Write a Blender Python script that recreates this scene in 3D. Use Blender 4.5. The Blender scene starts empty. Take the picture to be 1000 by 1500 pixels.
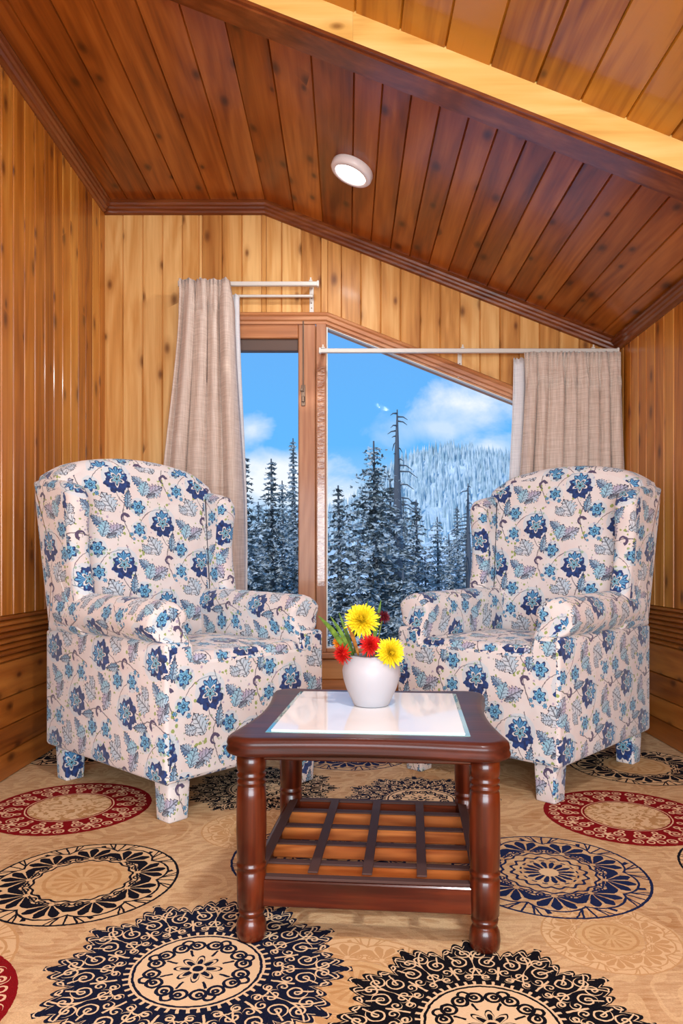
import bpy, math, random
from mathutils import Vector, Matrix
R = math.radians
SC = bpy.context.scene
COL = SC.collection
K = 0.86            # final scale of the place (drawn first in slightly larger units)

# ---------------------------------------------------------------- colours
def lin(v):
    v /= 255.0
    return v / 12.92 if v <= 0.04045 else ((v + 0.055) / 1.055) ** 2.4
def rgb(r, g, b):
    return (lin(r), lin(g), lin(b), 1.0)

# ---------------------------------------------------------------- node helpers
NT = None
class S:
    def __init__(s, k): s.k = k
    def __add__(a, b): return M('ADD', a, b)
    def __radd__(a, b): return M('ADD', b, a)
    def __sub__(a, b): return M('SUBTRACT', a, b)
    def __rsub__(a, b): return M('SUBTRACT', b, a)
    def __mul__(a, b): return M('MULTIPLY', a, b)
    def __rmul__(a, b): return M('MULTIPLY', b, a)
    def __truediv__(a, b): return M('DIVIDE', a, b)
    def __neg__(a): return M('MULTIPLY', a, -1.0)
def put(sock, v):
    if isinstance(v, S): NT.links.new(v.k, sock)
    else: sock.default_value = v
def M(op, *a):
    n = NT.nodes.new('ShaderNodeMath'); n.operation = op
    for i, v in enumerate(a): put(n.inputs[i], v)
    return S(n.outputs[0])
def lt(a, b): return M('LESS_THAN', a, b)
def gt(a, b): return M('GREATER_THAN', a, b)
def mn(a, b): return M('MINIMUM', a, b)
def mx(a, b): return M('MAXIMUM', a, b)
def ab(a): return M('ABSOLUTE', a)
def sin(a): return M('SINE', a)
def cos(a): return M('COSINE', a)
def sat(a):
    n = NT.nodes.new('ShaderNodeClamp'); put(n.inputs[0], a); return S(n.outputs[0])
def ln(x, y): return M('SQRT', x * x + y * y)
def ang(x, y): return M('ARCTAN2', y, x)
def ramp(x, a, b):
    n = NT.nodes.new('ShaderNodeMapRange'); n.clamp = True
    put(n.inputs[0], x); n.inputs[1].default_value = a; n.inputs[2].default_value = b
    return S(n.outputs[0])
def mixc(f, a, b):
    n = NT.nodes.new('ShaderNodeMix'); n.data_type = 'RGBA'
    put(n.inputs[0], f); put(n.inputs[6], a); put(n.inputs[7], b)
    return S(n.outputs[2])
def coord(kind='Object'):
    n = NT.nodes.new('ShaderNodeTexCoord'); return S(n.outputs[kind])
def sep(v):
    n = NT.nodes.new('ShaderNodeSeparateXYZ'); put(n.inputs[0], v)
    return S(n.outputs[0]), S(n.outputs[1]), S(n.outputs[2])
def comb(x, y, z):
    n = NT.nodes.new('ShaderNodeCombineXYZ')
    put(n.inputs[0], x); put(n.inputs[1], y); put(n.inputs[2], z)
    return S(n.outputs[0])
def noise(v, scale, detail=3, rough=.55, dist=0.0):
    n = NT.nodes.new('ShaderNodeTexNoise')
    put(n.inputs['Vector'], v); n.inputs['Scale'].default_value = scale
    n.inputs['Detail'].default_value = detail; n.inputs['Roughness'].default_value = rough
    n.inputs['Distortion'].default_value = dist
    return S(n.outputs[0])
def voro(v, scale, rnd=1.0):
    n = NT.nodes.new('ShaderNodeTexVoronoi'); put(n.inputs['Vector'], v)
    n.inputs['Scale'].default_value = scale; n.inputs['Randomness'].default_value = rnd
    return S(n.outputs['Distance']), S(n.outputs['Color'])
def attr(name):
    n = NT.nodes.new('ShaderNodeAttribute'); n.attribute_name = name
    return S(n.outputs['Fac'])
def new_mat(name):
    global NT
    m = bpy.data.materials.new(name); m.use_nodes = True
    NT = m.node_tree; NT.nodes.clear()
    return m
def principled(col, rough=.5, metal=0.0, bump=None, bstr=.2, bdist=.01, coat=0, coat_rough=.1, sheen=0, spec=.5, emis=None, emis_s=0, sub=0):
    p = NT.nodes.new('ShaderNodeBsdfPrincipled')
    put(p.inputs['Base Color'], col); put(p.inputs['Roughness'], rough)
    p.inputs['Metallic'].default_value = metal
    p.inputs['Coat Weight'].default_value = coat; p.inputs['Coat Roughness'].default_value = coat_rough
    p.inputs['Sheen Weight'].default_value = sheen
    p.inputs['Specular IOR Level'].default_value = spec
    if emis: p.inputs['Emission Color'].default_value = emis; p.inputs['Emission Strength'].default_value = emis_s
    if bump is not None:
        b = NT.nodes.new('ShaderNodeBump'); b.inputs['Strength'].default_value = bstr
        b.inputs['Distance'].default_value = bdist; put(b.inputs['Height'], bump)
        NT.links.new(b.outputs[0], p.inputs['Normal'])
    o = NT.nodes.new('ShaderNodeOutputMaterial'); NT.links.new(p.outputs[0], o.inputs[0])
    return p
def plain(name, col, **k):
    m = new_mat(name); principled(col, **k); return m

def wood(name, c_dark, c_mid, c_light, axis, rough=.35, knots=1.0, vary=.35, grain=1.0, coat=.3, scale=1.0, spec=.5, flat=None):
    """axis = long direction of the boards (0 x, 1 y, 2 z); each board carries its own 'board' value"""
    m = new_mat(name)
    P = coord(); x, y, z = sep(P)
    b = attr('board')
    off = b * 37.0
    s = [11.0 * scale] * 3; s[axis] = .9 * scale
    v = comb(x * s[0] + off, y * s[1] + off, z * s[2] + off)
    g1 = noise(v, 1.0, 4, .6, .6)
    s2 = [60.0] * 3; s2[axis] = 2.0
    g2 = noise(comb(x * s2[0] + off, y * s2[1], z * s2[2] + off), 1.0, 2, .5)
    # cathedral grain
    s3 = [5.0 * scale] * 3; s3[axis] = .55 * scale
    g3 = noise(comb(x * s3[0] + off, y * s3[1] + off, z * s3[2]), 1.0, 1, .4)
    rings = sin(g3 * 70.0)
    t = g1 * .80 + g2 * .26 * grain + (rings * .045 + .02) * grain + (b - .5) * vary
    t = ramp(t, .25, .80)
    c = mixc(ramp(t, 0, .5), c_dark, c_mid)
    c = mixc(ramp(t, .5, 1.0), c, c_light)
    if knots > 0:
        sk = [9.0] * 3; sk[axis] = 4.6
        ks_ = [x * sk[0] + off, y * sk[1] + off, z * sk[2] + off]
        fa, fb = flat or {0: (0, 2), 1: (1, 2), 2: (0, 2)}[axis]
        vn_ = NT.nodes.new('ShaderNodeTexVoronoi'); vn_.voronoi_dimensions = '2D'; vn_.inputs['Scale'].default_value = 1.0
        put(vn_.inputs['Vector'], comb(ks_[fa], ks_[fb], 0.0))
        d, cc = S(vn_.outputs['Distance']), S(vn_.outputs['Color'])
        cr, cg, cb = sep(cc)
        pick = gt(cr, 1.0 - .42 * knots)
        r = .07 + cg * .09
        kn = ramp(d / r, 1.5, .35) * pick
        halo = ramp(d / r, 3.2, .8) * pick
        c = mixc(halo * .38, c, c_dark)
        c = mixc(kn * .75, c, (c_dark[0] * .35, c_dark[1] * .28, c_dark[2] * .28, 1))
    principled(c, rough=rough, bump=g1 * .6 + g2 * .6, bstr=.12, bdist=.004, coat=coat, coat_rough=.12, spec=spec)
    return m

# ---------------------------------------------------------------- mesh builder
class MB:
    def __init__(s): s.v = []; s.f = []; s.uv = []; s.bd = []; s.mi = []; s.sm = []
    def face(s, idx, uv=None, board=.5, mi=0, smooth=False):
        s.f.append(idx); s.uv.append(uv or [(0, 0)] * len(idx)); s.bd.append(board); s.mi.append(mi); s.sm.append(smooth)
    def quad(s, a, b, c, d, **k):
        n = len(s.v); s.v += [tuple(a), tuple(b), tuple(c), tuple(d)]; s.face([n, n + 1, n + 2, n + 3], **k)
    def box(s, x0, x1, y0, y1, z0, z1, board=.5, mi=0, bev=0.0, mat=None, smooth=False):
        """box with chamfered edges"""
        b = bev; n = len(s.v)
        if b <= 0:
            pts = [(x, y, z) for x in (x0, x1) for y in (y0, y1) for z in (z0, z1)]
            fs = [(0, 1, 3, 2), (4, 6, 7, 5), (0, 4, 5, 1), (2, 3, 7, 6), (0, 2, 6, 4), (1, 5, 7, 3)]
        else:
            pts = []; ids = {}
            X = (x0, x1); Y = (y0, y1); Z = (z0, z1)
            for i in (0, 1):
                for j in (0, 1):
                    for k in (0, 1):
                        dx = b if i == 0 else -b; dy = b if j == 0 else -b; dz = b if k == 0 else -b
                        for ax in range(3):
                            p = [X[i] + dx, Y[j] + dy, Z[k] + dz]
                            p[ax] = (X[i], Y[j], Z[k])[ax]
                            ids[(i, j, k, ax)] = len(pts); pts.append(tuple(p))
            fs = []
            for ax in range(3):
                o = [a for a in range(3) if a != ax]
                for sd in (0, 1):
                    q = []
                    for (p1, p2) in ((0, 0), (1, 0), (1, 1), (0, 1)):
                        key = [0, 0, 0]; key[ax] = sd; key[o[0]] = p1; key[o[1]] = p2
                        q.append(ids[(key[0], key[1], key[2], ax)])
                    fs.append(q)
            for ax in range(3):
                o = [a for a in range(3) if a != ax]
                for s1 in (0, 1):
                    for s2 in (0, 1):
                        q = []
                        for (e, a2) in ((0, o[0]), (1, o[0]), (1, o[1]), (0, o[1])):
                            key = [0, 0, 0]; key[ax] = e; key[o[0]] = s1; key[o[1]] = s2
                            q.append(ids[(key[0], key[1], key[2], a2)])
                        fs.append(q)
            for i in (0, 1):
                for j in (0, 1):
                    for k in (0, 1): fs.append([ids[(i, j, k, a)] for a in range(3)])
        if mat is not None: pts = [tuple(mat @ Vector(p)) for p in pts]
        s.v += pts
        for f in fs: s.face([n + i for i in f], board=board, mi=mi, smooth=smooth)
    def lathe(s, prof, c=(0, 0, 0), seg=32, mi=0, board=.5, smooth=True, capt=True, mat=None):
        n = len(s.v)
        for (r, z) in prof:
            for i in range(seg):
                a = 2 * math.pi * i / seg
                p = Vector((c[0] + r * math.cos(a), c[1] + r * math.sin(a), c[2] + z))
                if mat is not None: p = mat @ p
                s.v.append(tuple(p))
        for j in range(len(prof) - 1):
            for i in range(seg):
                k = (i + 1) % seg
                s.face([n + j * seg + i, n + j * seg + k, n + (j + 1) * seg + k, n + (j + 1) * seg + i], mi=mi, board=board, smooth=smooth)
        if capt:
            s.face([n + i for i in range(seg)][::-1], mi=mi, board=board)
            e = n + (len(prof) - 1) * seg
            s.face([e + i for i in range(seg)], mi=mi, board=board)
    def tube(s, pts, rad, seg=8, mi=0):
        pts = [Vector(p) for p in pts]; n = len(s.v)
        for i, p in enumerate(pts):
            t = (pts[min(i + 1, len(pts) - 1)] - pts[max(i - 1, 0)]).normalized()
            u = t.orthogonal().normalized() if abs(t.z) < .99 else Vector((1, 0, 0))
            if abs(t.z) < .99: u = t.cross(Vector((0, 0, 1))).normalized()
            w = t.cross(u).normalized()
            r = rad[i] if isinstance(rad, (list, tuple)) else rad
            for k in range(seg):
                a = 2 * math.pi * k / seg
                s.v.append(tuple(p + u * math.cos(a) * r + w * math.sin(a) * r))
        for i in range(len(pts) - 1):
            for k in range(seg):
                q = (k + 1) % seg
                s.face([n + i * seg + k, n + i * seg + q, n + (i + 1) * seg + q, n + (i + 1) * seg + k], mi=mi, smooth=True)
        s.face([n + k for k in range(seg)][::-1], mi=mi); e = n + (len(pts) - 1) * seg
        s.face([e + k for k in range(seg)], mi=mi)
    def build(s, name, mats, parent=None, loc=None, recalc=True):
        me = bpy.data.meshes.new(name)
        me.from_pydata(s.v, [], s.f)
        if not isinstance(mats, (list, tuple)): mats = [mats]
        for m in mats: me.materials.append(m)
        me.polygons.foreach_set('material_index', s.mi)
        me.polygons.foreach_set('use_smooth', s.sm)
        at = me.attributes.new('board', 'FLOAT', 'FACE'); at.data.foreach_set('value', s.bd)
        uvl = me.uv_layers.new(name='UVMap')
        flat = [c for f in s.uv for p in f for c in p]
        uvl.data.foreach_set('uv', flat)
        if recalc:
            import bmesh
            bm = bmesh.new(); bm.from_mesh(me)
            bmesh.ops.recalc_face_normals(bm, faces=bm.faces); bm.to_mesh(me); bm.free()
        o = bpy.data.objects.new(name, me); COL.objects.link(o)
        if parent: o.parent = parent
        if loc: o.location = loc
        return o
def tag(o, label=None, cat=None, group=None, kind=None):
    if label: o['label'] = label
    if cat: o['category'] = cat
    if group: o['group'] = group
    if kind: o['kind'] = kind
    return o
def empty(name, loc=(0, 0, 0), rz=0):
    e = bpy.data.objects.new(name, None); COL.objects.link(e); e.location = loc; e.rotation_euler = (0, 0, rz)
    e.empty_display_size = .1
    return e
def copy_tree(o, parent=None):
    c = o.copy(); COL.objects.link(c)
    if parent: c.parent = parent
    for ch in list(o.children): copy_tree(ch, c)
    return c

# ---------------------------------------------------------------- dimensions
XL, XR, YB, YF = -1.40, 1.56, 4.20, -1.70
XFOLD, ZF, SL = -.463, 2.95, .393
def zc(x): return ZF if x < XFOLD else ZF - SL * (x - XFOLD)
HC = .88
rnd = random.Random(5)

# ---------------------------------------------------------------- wood materials
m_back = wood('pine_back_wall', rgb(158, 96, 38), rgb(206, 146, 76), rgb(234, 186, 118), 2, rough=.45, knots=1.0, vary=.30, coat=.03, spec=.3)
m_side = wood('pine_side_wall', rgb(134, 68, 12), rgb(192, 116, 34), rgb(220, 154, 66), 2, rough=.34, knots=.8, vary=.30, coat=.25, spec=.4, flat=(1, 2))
m_wains = wood('wainscot_wood', rgb(108, 52, 12), rgb(164, 92, 30), rgb(194, 122, 50), 1, rough=.36, knots=.6, coat=.25)
m_wainsb = wood('wainscot_wood_back', rgb(130, 72, 26), rgb(184, 112, 52), rgb(206, 138, 72), 0, rough=.38, knots=.6, coat=.2)
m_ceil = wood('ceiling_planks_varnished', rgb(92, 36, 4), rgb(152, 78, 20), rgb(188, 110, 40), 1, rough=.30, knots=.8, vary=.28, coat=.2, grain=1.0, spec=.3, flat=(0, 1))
m_ceiln = wood('ceiling_planks_lit', rgb(116, 62, 8), rgb(160, 98, 18), rgb(190, 128, 36), 1, rough=.30, knots=.4, vary=.45, coat=.3, grain=2.2, spec=.35, flat=(0, 1))  # golden copy of the ceiling planks; brighter light put into the colour
m_crown = wood('dark_moulding', rgb(70, 28, 8), rgb(112, 54, 22), rgb(146, 82, 40), 0, rough=.28, knots=0, coat=.25, spec=.35)
m_beam = wood('pale_beam_wood', rgb(196, 140, 62), rgb(232, 188, 104), rgb(244, 210, 134), 0, rough=.45, knots=.5, vary=.15, coat=.08, spec=.3)
m_frame = wood('window_frame_wood', rgb(120, 70, 42), rgb(170, 110, 70), rgb(198, 144, 100), 2, rough=.5, knots=0, coat=.1)
m_frameh = wood('window_rail_wood', rgb(132, 76, 40), rgb(182, 116, 68), rgb(208, 148, 98), 0, rough=.5, knots=0, coat=.1)

# ---------------------------------------------------------------- board panels
def board(mb, P, a, b, bev=.005, t=.009, val=.5):
    """P maps (u, v, n) to space; a = (u0, v_lo, v_hi) and b = (u1, v_lo, v_hi) are the board's two long edges"""
    u0, l0, h0 = a; u1, l1, h1 = b
    n = len(mb.v)
    mb.v += [tuple(P(u0, l0, 0)), tuple(P(u1, l1, 0)), tuple(P(u1, h1, 0)), tuple(P(u0, h0, 0)),
             tuple(P(u0 + bev, l0, t)), tuple(P(u1 - bev, l1, t)), tuple(P(u1 - bev, h1, t)), tuple(P(u0 + bev, h0, t))]
    for f in ((4, 5, 6, 7), (0, 4, 7, 3), (1, 2, 6, 5), (0, 1, 5, 4), (3, 7, 6, 2)):
        mb.face([n + i for i in f], board=val)
def split(a, b, w, jit=0):
    k = max(1, round((b - a) / w)); return [a + (b - a) * i / k for i in range(k + 1)]

# window opening in the back wall
OX0, OX1, OXP, OZ0, OZT = -.85, 1.40, -.11, .37, 2.27
def otop(x): return OZT if x < OXP else OZT - .397 * (x - OXP)
WZ = .668
def extrude_cut(xs, extra): return sorted(set([round(v, 4) for v in xs + extra]))

mb = MB()
P = lambda u, v, n: (u, YB - n, v)
xs = extrude_cut(split(XL, XR, .112), [OX0, OX1])
for i in range(len(xs) - 1):
    a, b = xs[i], xs[i + 1]; val = rnd.random()
    if b - a < .03 and i: pass
    segs = []
    if a >= OX0 - 1e-4 and b <= OX1 + 1e-4:
        cuts = [a] + ([OXP] if a < OXP < b else []) + ([XFOLD] if a < XFOLD < b else []) + [b]
        if len(cuts) == 2: board(mb, P, (a, otop(a), zc(a)), (b, otop(b), zc(b)), val=val)
        else:
            c = cuts[1]
            board(mb, P, (a, otop(a), zc(a)), (c, otop(c), zc(c)), bev=.002, val=val)
            board(mb, P, (c, otop(c), zc(c)), (b, otop(b), zc(b)), bev=.002, val=val)
    else:
        board(mb, P, (a, WZ, zc(a)), (b, WZ, zc(b)), val=val)
wb = mb.build('wall_back', m_back); tag(wb, 'knotty pine plank wall at the end of the room around the window', 'wall', kind='structure')
# lower part of back wall, horizontal planks (child of the wall)
mb = MB(); Ph = lambda u, v, n: (v, YB - n, u)
zz = [0, .105, .213, .33, .37]
for i in range(4): board(mb, Ph, (zz[i], XL, XR), (zz[i + 1], XL, XR), val=rnd.random(), bev=.004)
zz = [.37, .475, .507, .539, .571, .603, .635, WZ]
for i in range(len(zz) - 1):
    for (p, q) in ((XL, OX0), (OX1, XR)): board(mb, Ph, (zz[i], p, q), (zz[i + 1], p, q), val=rnd.random(), bev=.006, t=.012)
mb.build('wainscot_panel', m_wainsb, wb)

def side_wall(name, X, sgn, label):
    mb = MB(); Pv = lambda u, v, n: (X + sgn * n, u, v)
    ys = split(YF, YB, .105); top = zc(X)
    for i in range(len(ys) - 1): board(mb, Pv, (ys[i], WZ, top), (ys[i + 1], WZ, top), val=rnd.random(), bev=.006, t=.012)
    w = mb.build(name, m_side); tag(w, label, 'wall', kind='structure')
    mb = MB(); Pz = lambda u, v, n: (X + sgn * n, v, u)
    zz = [0, .105, .213, .33, .475]
    for i in range(4): board(mb, Pz, (zz[i], YF, YB), (zz[i + 1], YF, YB), val=rnd.random(), bev=.004, t=.012)
    zz = [.475] + [.475 + .193 * (i + 1) / 8 for i in range(8)]
    for i in range(8): board(mb, Pz, (zz[i], YF, YB), (zz[i + 1], YF, YB), val=rnd.random() * .4 + .2, bev=.007, t=.014)
    mb.build('wainscot_panel', m_wains, w)
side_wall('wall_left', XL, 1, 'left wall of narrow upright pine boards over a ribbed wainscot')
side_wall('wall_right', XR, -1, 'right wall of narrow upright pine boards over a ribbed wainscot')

# wall behind the camera with an opening for the added fill window
mb = MB(); Pf = lambda u, v, n: (u, YF + n, v)
FX0, FX1, FZ0, FZ1 = -1.15, 1.3, .5, 2.0
xs = extrude_cut(split(XL, XR, .112), [FX0, FX1])
for i in range(len(xs) - 1):
    a, b = xs[i], xs[i + 1]; val = rnd.random()
    if a >= FX0 - 1e-4 and b <= FX1 + 1e-4:
        board(mb, Pf, (a, 0, FZ0), (b, 0, FZ0), val=val); board(mb, Pf, (a, FZ1, zc(a)), (b, FZ1, zc(b)), val=val)
    else: board(mb, Pf, (a, 0, zc(a)), (b, 0, zc(b)), val=val)
tag(mb.build('wall_front', m_back), 'pine plank wall behind the viewer', 'wall', kind='structure')

# ceiling: two runs of planks either side of the beam
YBM0, YBM1 = 2.48, 2.60
def ceil_part(name, y0, y1, mat, label, ws):
    mb = MB()
    def Pc(u, v, n):
        nx, nz = (0, -1) if u < XFOLD - 1e-5 else (-SL / math.hypot(1, SL), -1 / math.hypot(1, SL))
        return (u + nx * n, v, zc(u) + nz * n)
    us = [XL + (XFOLD - XL) * i / 6 for i in range(7)] + split(XFOLD, .03, ws[0])[1:] + split(.03, XR, ws[1])[1:]
    for i in range(len(us) - 1): board(mb, Pc, (us[i], y0, y1), (us[i + 1], y0, y1), val=rnd.random(), bev=.004, t=.008)
    o = mb.build(name, mat); tag(o, label, 'ceiling', kind='structure'); return o
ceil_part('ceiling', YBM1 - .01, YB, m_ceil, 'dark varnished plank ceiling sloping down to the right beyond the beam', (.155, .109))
ceil_part('ceiling_near', YF, YBM0 + .01, m_ceiln, 'varnished plank ceiling in front of the beam, its brighter light put into the colour', (.155, .150))

# mitred strips
def strip(mb, path, prof, M2, board_v=.5):
    """path: 2D points; prof: (offset to the right of the path, protrusion); M2 maps (p, q, out)"""
    n = len(path); rings = []
    for i in range(n):
        d1 = Vector(path[i]) - Vector(path[i - 1]) if i > 0 else Vector(path[1]) - Vector(path[0])
        d2 = Vector(path[i + 1]) - Vector(path[i]) if i < n - 1 else d1
        d1.normalize(); d2.normalize()
        n1 = Vector((d1.y, -d1.x)); n2 = Vector((d2.y, -d2.x)); m = (n1 + n2).normalized(); m = m / max(.3, m.dot(n1))
        rings.append([M2(path[i][0] + m.x * a, path[i][1] + m.y * a, b) for (a, b) in prof])
    base = len(mb.v); k = len(prof)
    for r in rings: mb.v += [tuple(p) for p in r]
    for i in range(n - 1):
        for j in range(k):
            q = (j + 1) % k
            mb.face([base + i * k + j, base + i * k + q, base + (i + 1) * k + q, base + (i + 1) * k + j], board=board_v)
    mb.face([base + j for j in range(k)]); mb.face([base + (n - 1) * k + j for j in range(k)])
crown = [(0, 0), (0, .052), (.010, .054), (.014, .046), (.026, .044), (.032, .034), (.042, .032), (.050, .022), (.062, .020), (.066, .008), (.066, 0)]
mb = MB(); strip(mb, [(XL, ZF - .008), (XFOLD, ZF - .008), (XR, zc(XR) - .008)], crown, lambda p, q, o: (p, YB - .008 - o, q))
tag(mb.build('trim_1', m_crown), 'dark moulded cornice along the top of the end wall', 'trim', kind='structure')
for nm, X, sg in (('trim_2', XL, 1), ('trim_3', XR, -1)):
    mb = MB(); zt = zc(X) - (.008 if sg == 1 else .0)
    strip(mb, [(YF, zt), (YB - .05, zt)], crown, lambda p, q, o: (X + sg * (.01 + o), p, q))
    o = mb.build(nm, wood('dark_moulding_side' + nm[-1], rgb(70, 28, 8), rgb(112, 54, 22), rgb(146, 82, 40), 1, rough=.25, knots=0, coat=.25, spec=.35))
    tag(o, 'dark moulded cornice along the top of the %s wall' % ('left' if sg == 1 else 'right'), 'trim', kind='structure')

# the sloping ceiling beam
def beam_z(x): return ZF - SL * (x - XFOLD)
mb = MB(); x0, x1 = -.95, XR
def slab(mb, y0, y1, d0, d1, bv=.5, xa=x0, xb=x1):
    pts = []
    for x in (xa, xb):
        for y in (y0, y1):
            for d in (d0, d1): pts.append((x, y, beam_z(x) - d))
    n = len(mb.v); mb.v += pts
    for f in [(0, 1, 3, 2), (4, 6, 7, 5), (0, 4, 5, 1), (2, 3, 7, 6), (0, 2, 6, 4), (1, 5, 7, 3)]: mb.face([n + i for i in f], board=bv)
slab(mb, YBM0, YBM1, -.02, .112, .35, x0, .02); slab(mb, YBM0, YBM1, -.02, .112, .75, .0203, XR)
beam = mb.build('trim_4', m_beam); tag(beam, 'pale wooden beam crossing under the sloping ceiling', 'beam', kind='structure')
mb = MB(); slab(mb, YBM0 - .004, YBM1 + .012, .112, .124); slab(mb, YBM0 + .012, YBM1 - .012, .124, .132)
slab(mb, YBM1 + .001, YBM1 + .030, .06, .105); slab(mb, YBM1 + .001, YBM1 + .018, .105, .112)
mb.build('soffit_board', m_crown, beam)

# ---------------------------------------------------------------- patterned carpet floor
def carpet():
    m = new_mat('medallion_carpet')
    P = coord(); x, y, _ = sep(P)
    flatv = comb(x, y, 0.0)
    wob = noise(flatv, 60, 2) * .006 - .003
    wob2 = noise(comb(x + 7.0, y, 0.0), 60, 2) * .006 - .003
    x = x + wob; y = y + wob2
    # base: pale arabesque tone on tone
    sw = noise(comb(x * 1.0, y * 1.0, 3.0), 3.2, 2, .5, 1.6)
    n2 = noise(comb(x * 4, y * 22, 1.0), 4.0, 4, .65)
    c = mixc(ramp(n2 * .8 + sw * .4, .4, .85), rgb(170, 126, 80), rgb(224, 194, 152))
    swl = sin(sw * 60.0)
    c = mixc(gt(swl, .35) * .45, c, rgb(226, 196, 150))
    spk = noise(comb(x * 1, y * 1, 2.0), 240, 2)
    c = mixc(ramp(spk, .35, .75) * .35, c, rgb(160, 112, 66))
    CREAM = rgb(218, 190, 152)
    def pick(cs):
        cx = None; any_ = None; rr = None
        for (a, b, r) in cs:
            d = lt(ln(x - a, y - b), r)
            cx2 = d * a; cy2 = d * b; r2 = d * r
            if cx is None: cx, cy, any_, rr = cx2, cy2, d, r2
            else: cx = cx + cx2; cy = cy + cy2; any_ = mx(any_, d); rr = rr + r2
        rr = mx(rr, .01)
        lx = (x - cx) / rr; ly = (y - cy) / rr
        return lx, ly, any_
    def sector(lx, ly, n, rot=0.0):
        th = ang(lx, ly) + rot; r = ln(lx, ly)
        w = 2 * math.pi / n
        ph = M('FRACT', th / w + 50.0) * w - w / 2
        return r, ph, r * sin(ph), r * cos(ph), th
    def ring(s, t, cs, ct, rho, w): return lt(ab(ln(ab(s) - cs, t - ct) - rho), w)
    def arc(s, t, cs, ct, rho, w, side):   # part of a ring only
        return ring(s, t, cs, ct, rho, w) * (gt(t, ct) if side > 0 else lt(t, ct))
    def spiral(s, t, cs, ct, R_, pitch, w, flip=1.0):
        dx = (ab(s) - cs) * flip; dy = t - ct; q = ln(dx, dy); a = ang(dx, dy) / (2 * math.pi)
        f = M('FRACT', q / pitch - a + 10.0)
        return lt(ab(f - .5) * pitch, w) * lt(q, R_)
    # ---- type A: big dahlia, scrolls on a dark ground
    def dahlia(c, cs, dark, rim):
        lx, ly, an = pick(cs)
        r, ph, s, t, th = sector(lx, ly, 12)
        lob = .79 + .12 * ab(cos(th * 6.0)) + .06 * ab(cos(th * 30.0)) + .05 * gt(ab(cos(th * 6.0)), .985)
        body = lt(r, lob) * an
        c = mixc(body, c, dark)
        scr = spiral(s, t, .078, .70, .072, .042, .0062)
        scr = mx(scr, spiral(s, t, .165, .80, .060, .040, .0062, -1.0))
        scr = mx(scr, spiral(s, t, .135, .575, .050, .036, .006, -1.0))
        scr = mx(scr, ring(s, t, .03, .86, .040, .0062))
        scr = mx(scr, spiral(s, t, .045, .60, .040, .032, .0058))
        scr = mx(scr, spiral(s, t, .075, .515, .034, .028, .007, -1.0))
        scr = mx(scr, lt(ab(ab(s) - (.19 - (t - .72) * (t - .72) * 2.2)), .007) * gt(t, .50) * lt(t, .90))
        scr = mx(scr, lt(ab(ab(s) - (.93 - t) * .33), .007) * gt(t, .70) * lt(t, .80))
        scr = mx(scr, lt(ab(s), .008) * gt(t, .5) * lt(t, .66))
        scr = mx(scr, lt(ab(r - lob + .032), .006))
        scr = scr * gt(r, .485) * lt(r, lob - .018) * body
        c = mixc(scr, c, CREAM)
        c = mixc(lt(r, .47) * gt(cos(th * 46.0), .55) * gt(r, .42) * an, c, CREAM)
        c = mixc(lt(ab(r - .425), .008) * an, c, CREAM)
        c = mixc(lt(r, .40) * an, c, CREAM)
        r2, ph2, s2, t2, th2 = sector(lx, ly, 8)
        ins = lt(r, .05 + .11 * ab(cos(th * 4.0))) * gt(r, .055)
        ins = ins * gt(ab(r - (.03 + .10 * ab(cos(th * 4.0)))), .012)
        ins = mx(ins, ring(s2, t2, .055, .285, .048, .011))
        ins = mx(ins, ring(s2, t2, .05, .29, .016, .010))
        ins = mx(ins, ring(s2, t2, .0, .335, .035, .010))
        ins = mx(ins, lt(ab(s2), .009) * gt(t2, .16) * lt(t2, .24))
        ins = mx(ins, lt(r, .035))
        c = mixc(ins * lt(r, .39) * an, c, dark)
        return c
    # ---- type B: ring of fan palmettes
    def fans(c, cs, dark, cream, centre):
        lx, ly, an = pick(cs)
        r, ph, s, t, th = sector(lx, ly, 9)
        inn = .50 if not centre else .48
        band = gt(r, inn) * lt(r, 1.0) * an
        if not centre: c = mixc(band, c, cream)
        q = ln(s, t - (inn + .07)); a2 = ang(t - (inn + .07), s)
        fan = lt(q, .255 + .035 * cos(a2 * 10.0)) * gt(cos(a2 * 10.0), -.80) * gt(q, .03) * gt(t, inn + .04)
        ink = mx(fan, lt(ab(q - .315), .012) * gt(t, inn + .02))
        ink = mx(ink, spiral(s, t, .125, inn + .055, .056, .034, .011))
        # leaves between the fans
        r3, ph3, s3, t3, th3 = sector(lx, ly, 9, math.pi / 9)
        lf = lt(ab(ab(s3) - (t3 - .66) * .40), .011) * gt(t3, .68)
        lf = mx(lf, lt(ab(ab(s3) - (t3 - .74) * .85), .012) * gt(t3, .76))
        lf = mx(lf, lt(ab(s3), .010) * gt(t3, .70))
        q3 = ln(s3, t3 - .60); a3 = ang(t3 - .60, s3) - math.pi / 2
        lf = mx(lf, lt(q3, .385) * gt(q3, .10) * gt(cos(a3 * 13.0), -.35) * lt(ab(a3), .95))
        ink = mx(ink, lf * gt(q, .315))
        ink = mx(ink, lt(ab(r - .985), .014))
        ink = ink * band
        c = mixc(ink, c, dark)
        inner = lt(ab(r - (inn - .0) - .015 * cos(th * 18.0)), .014) * an
        c = mixc(inner, c, dark)
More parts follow.
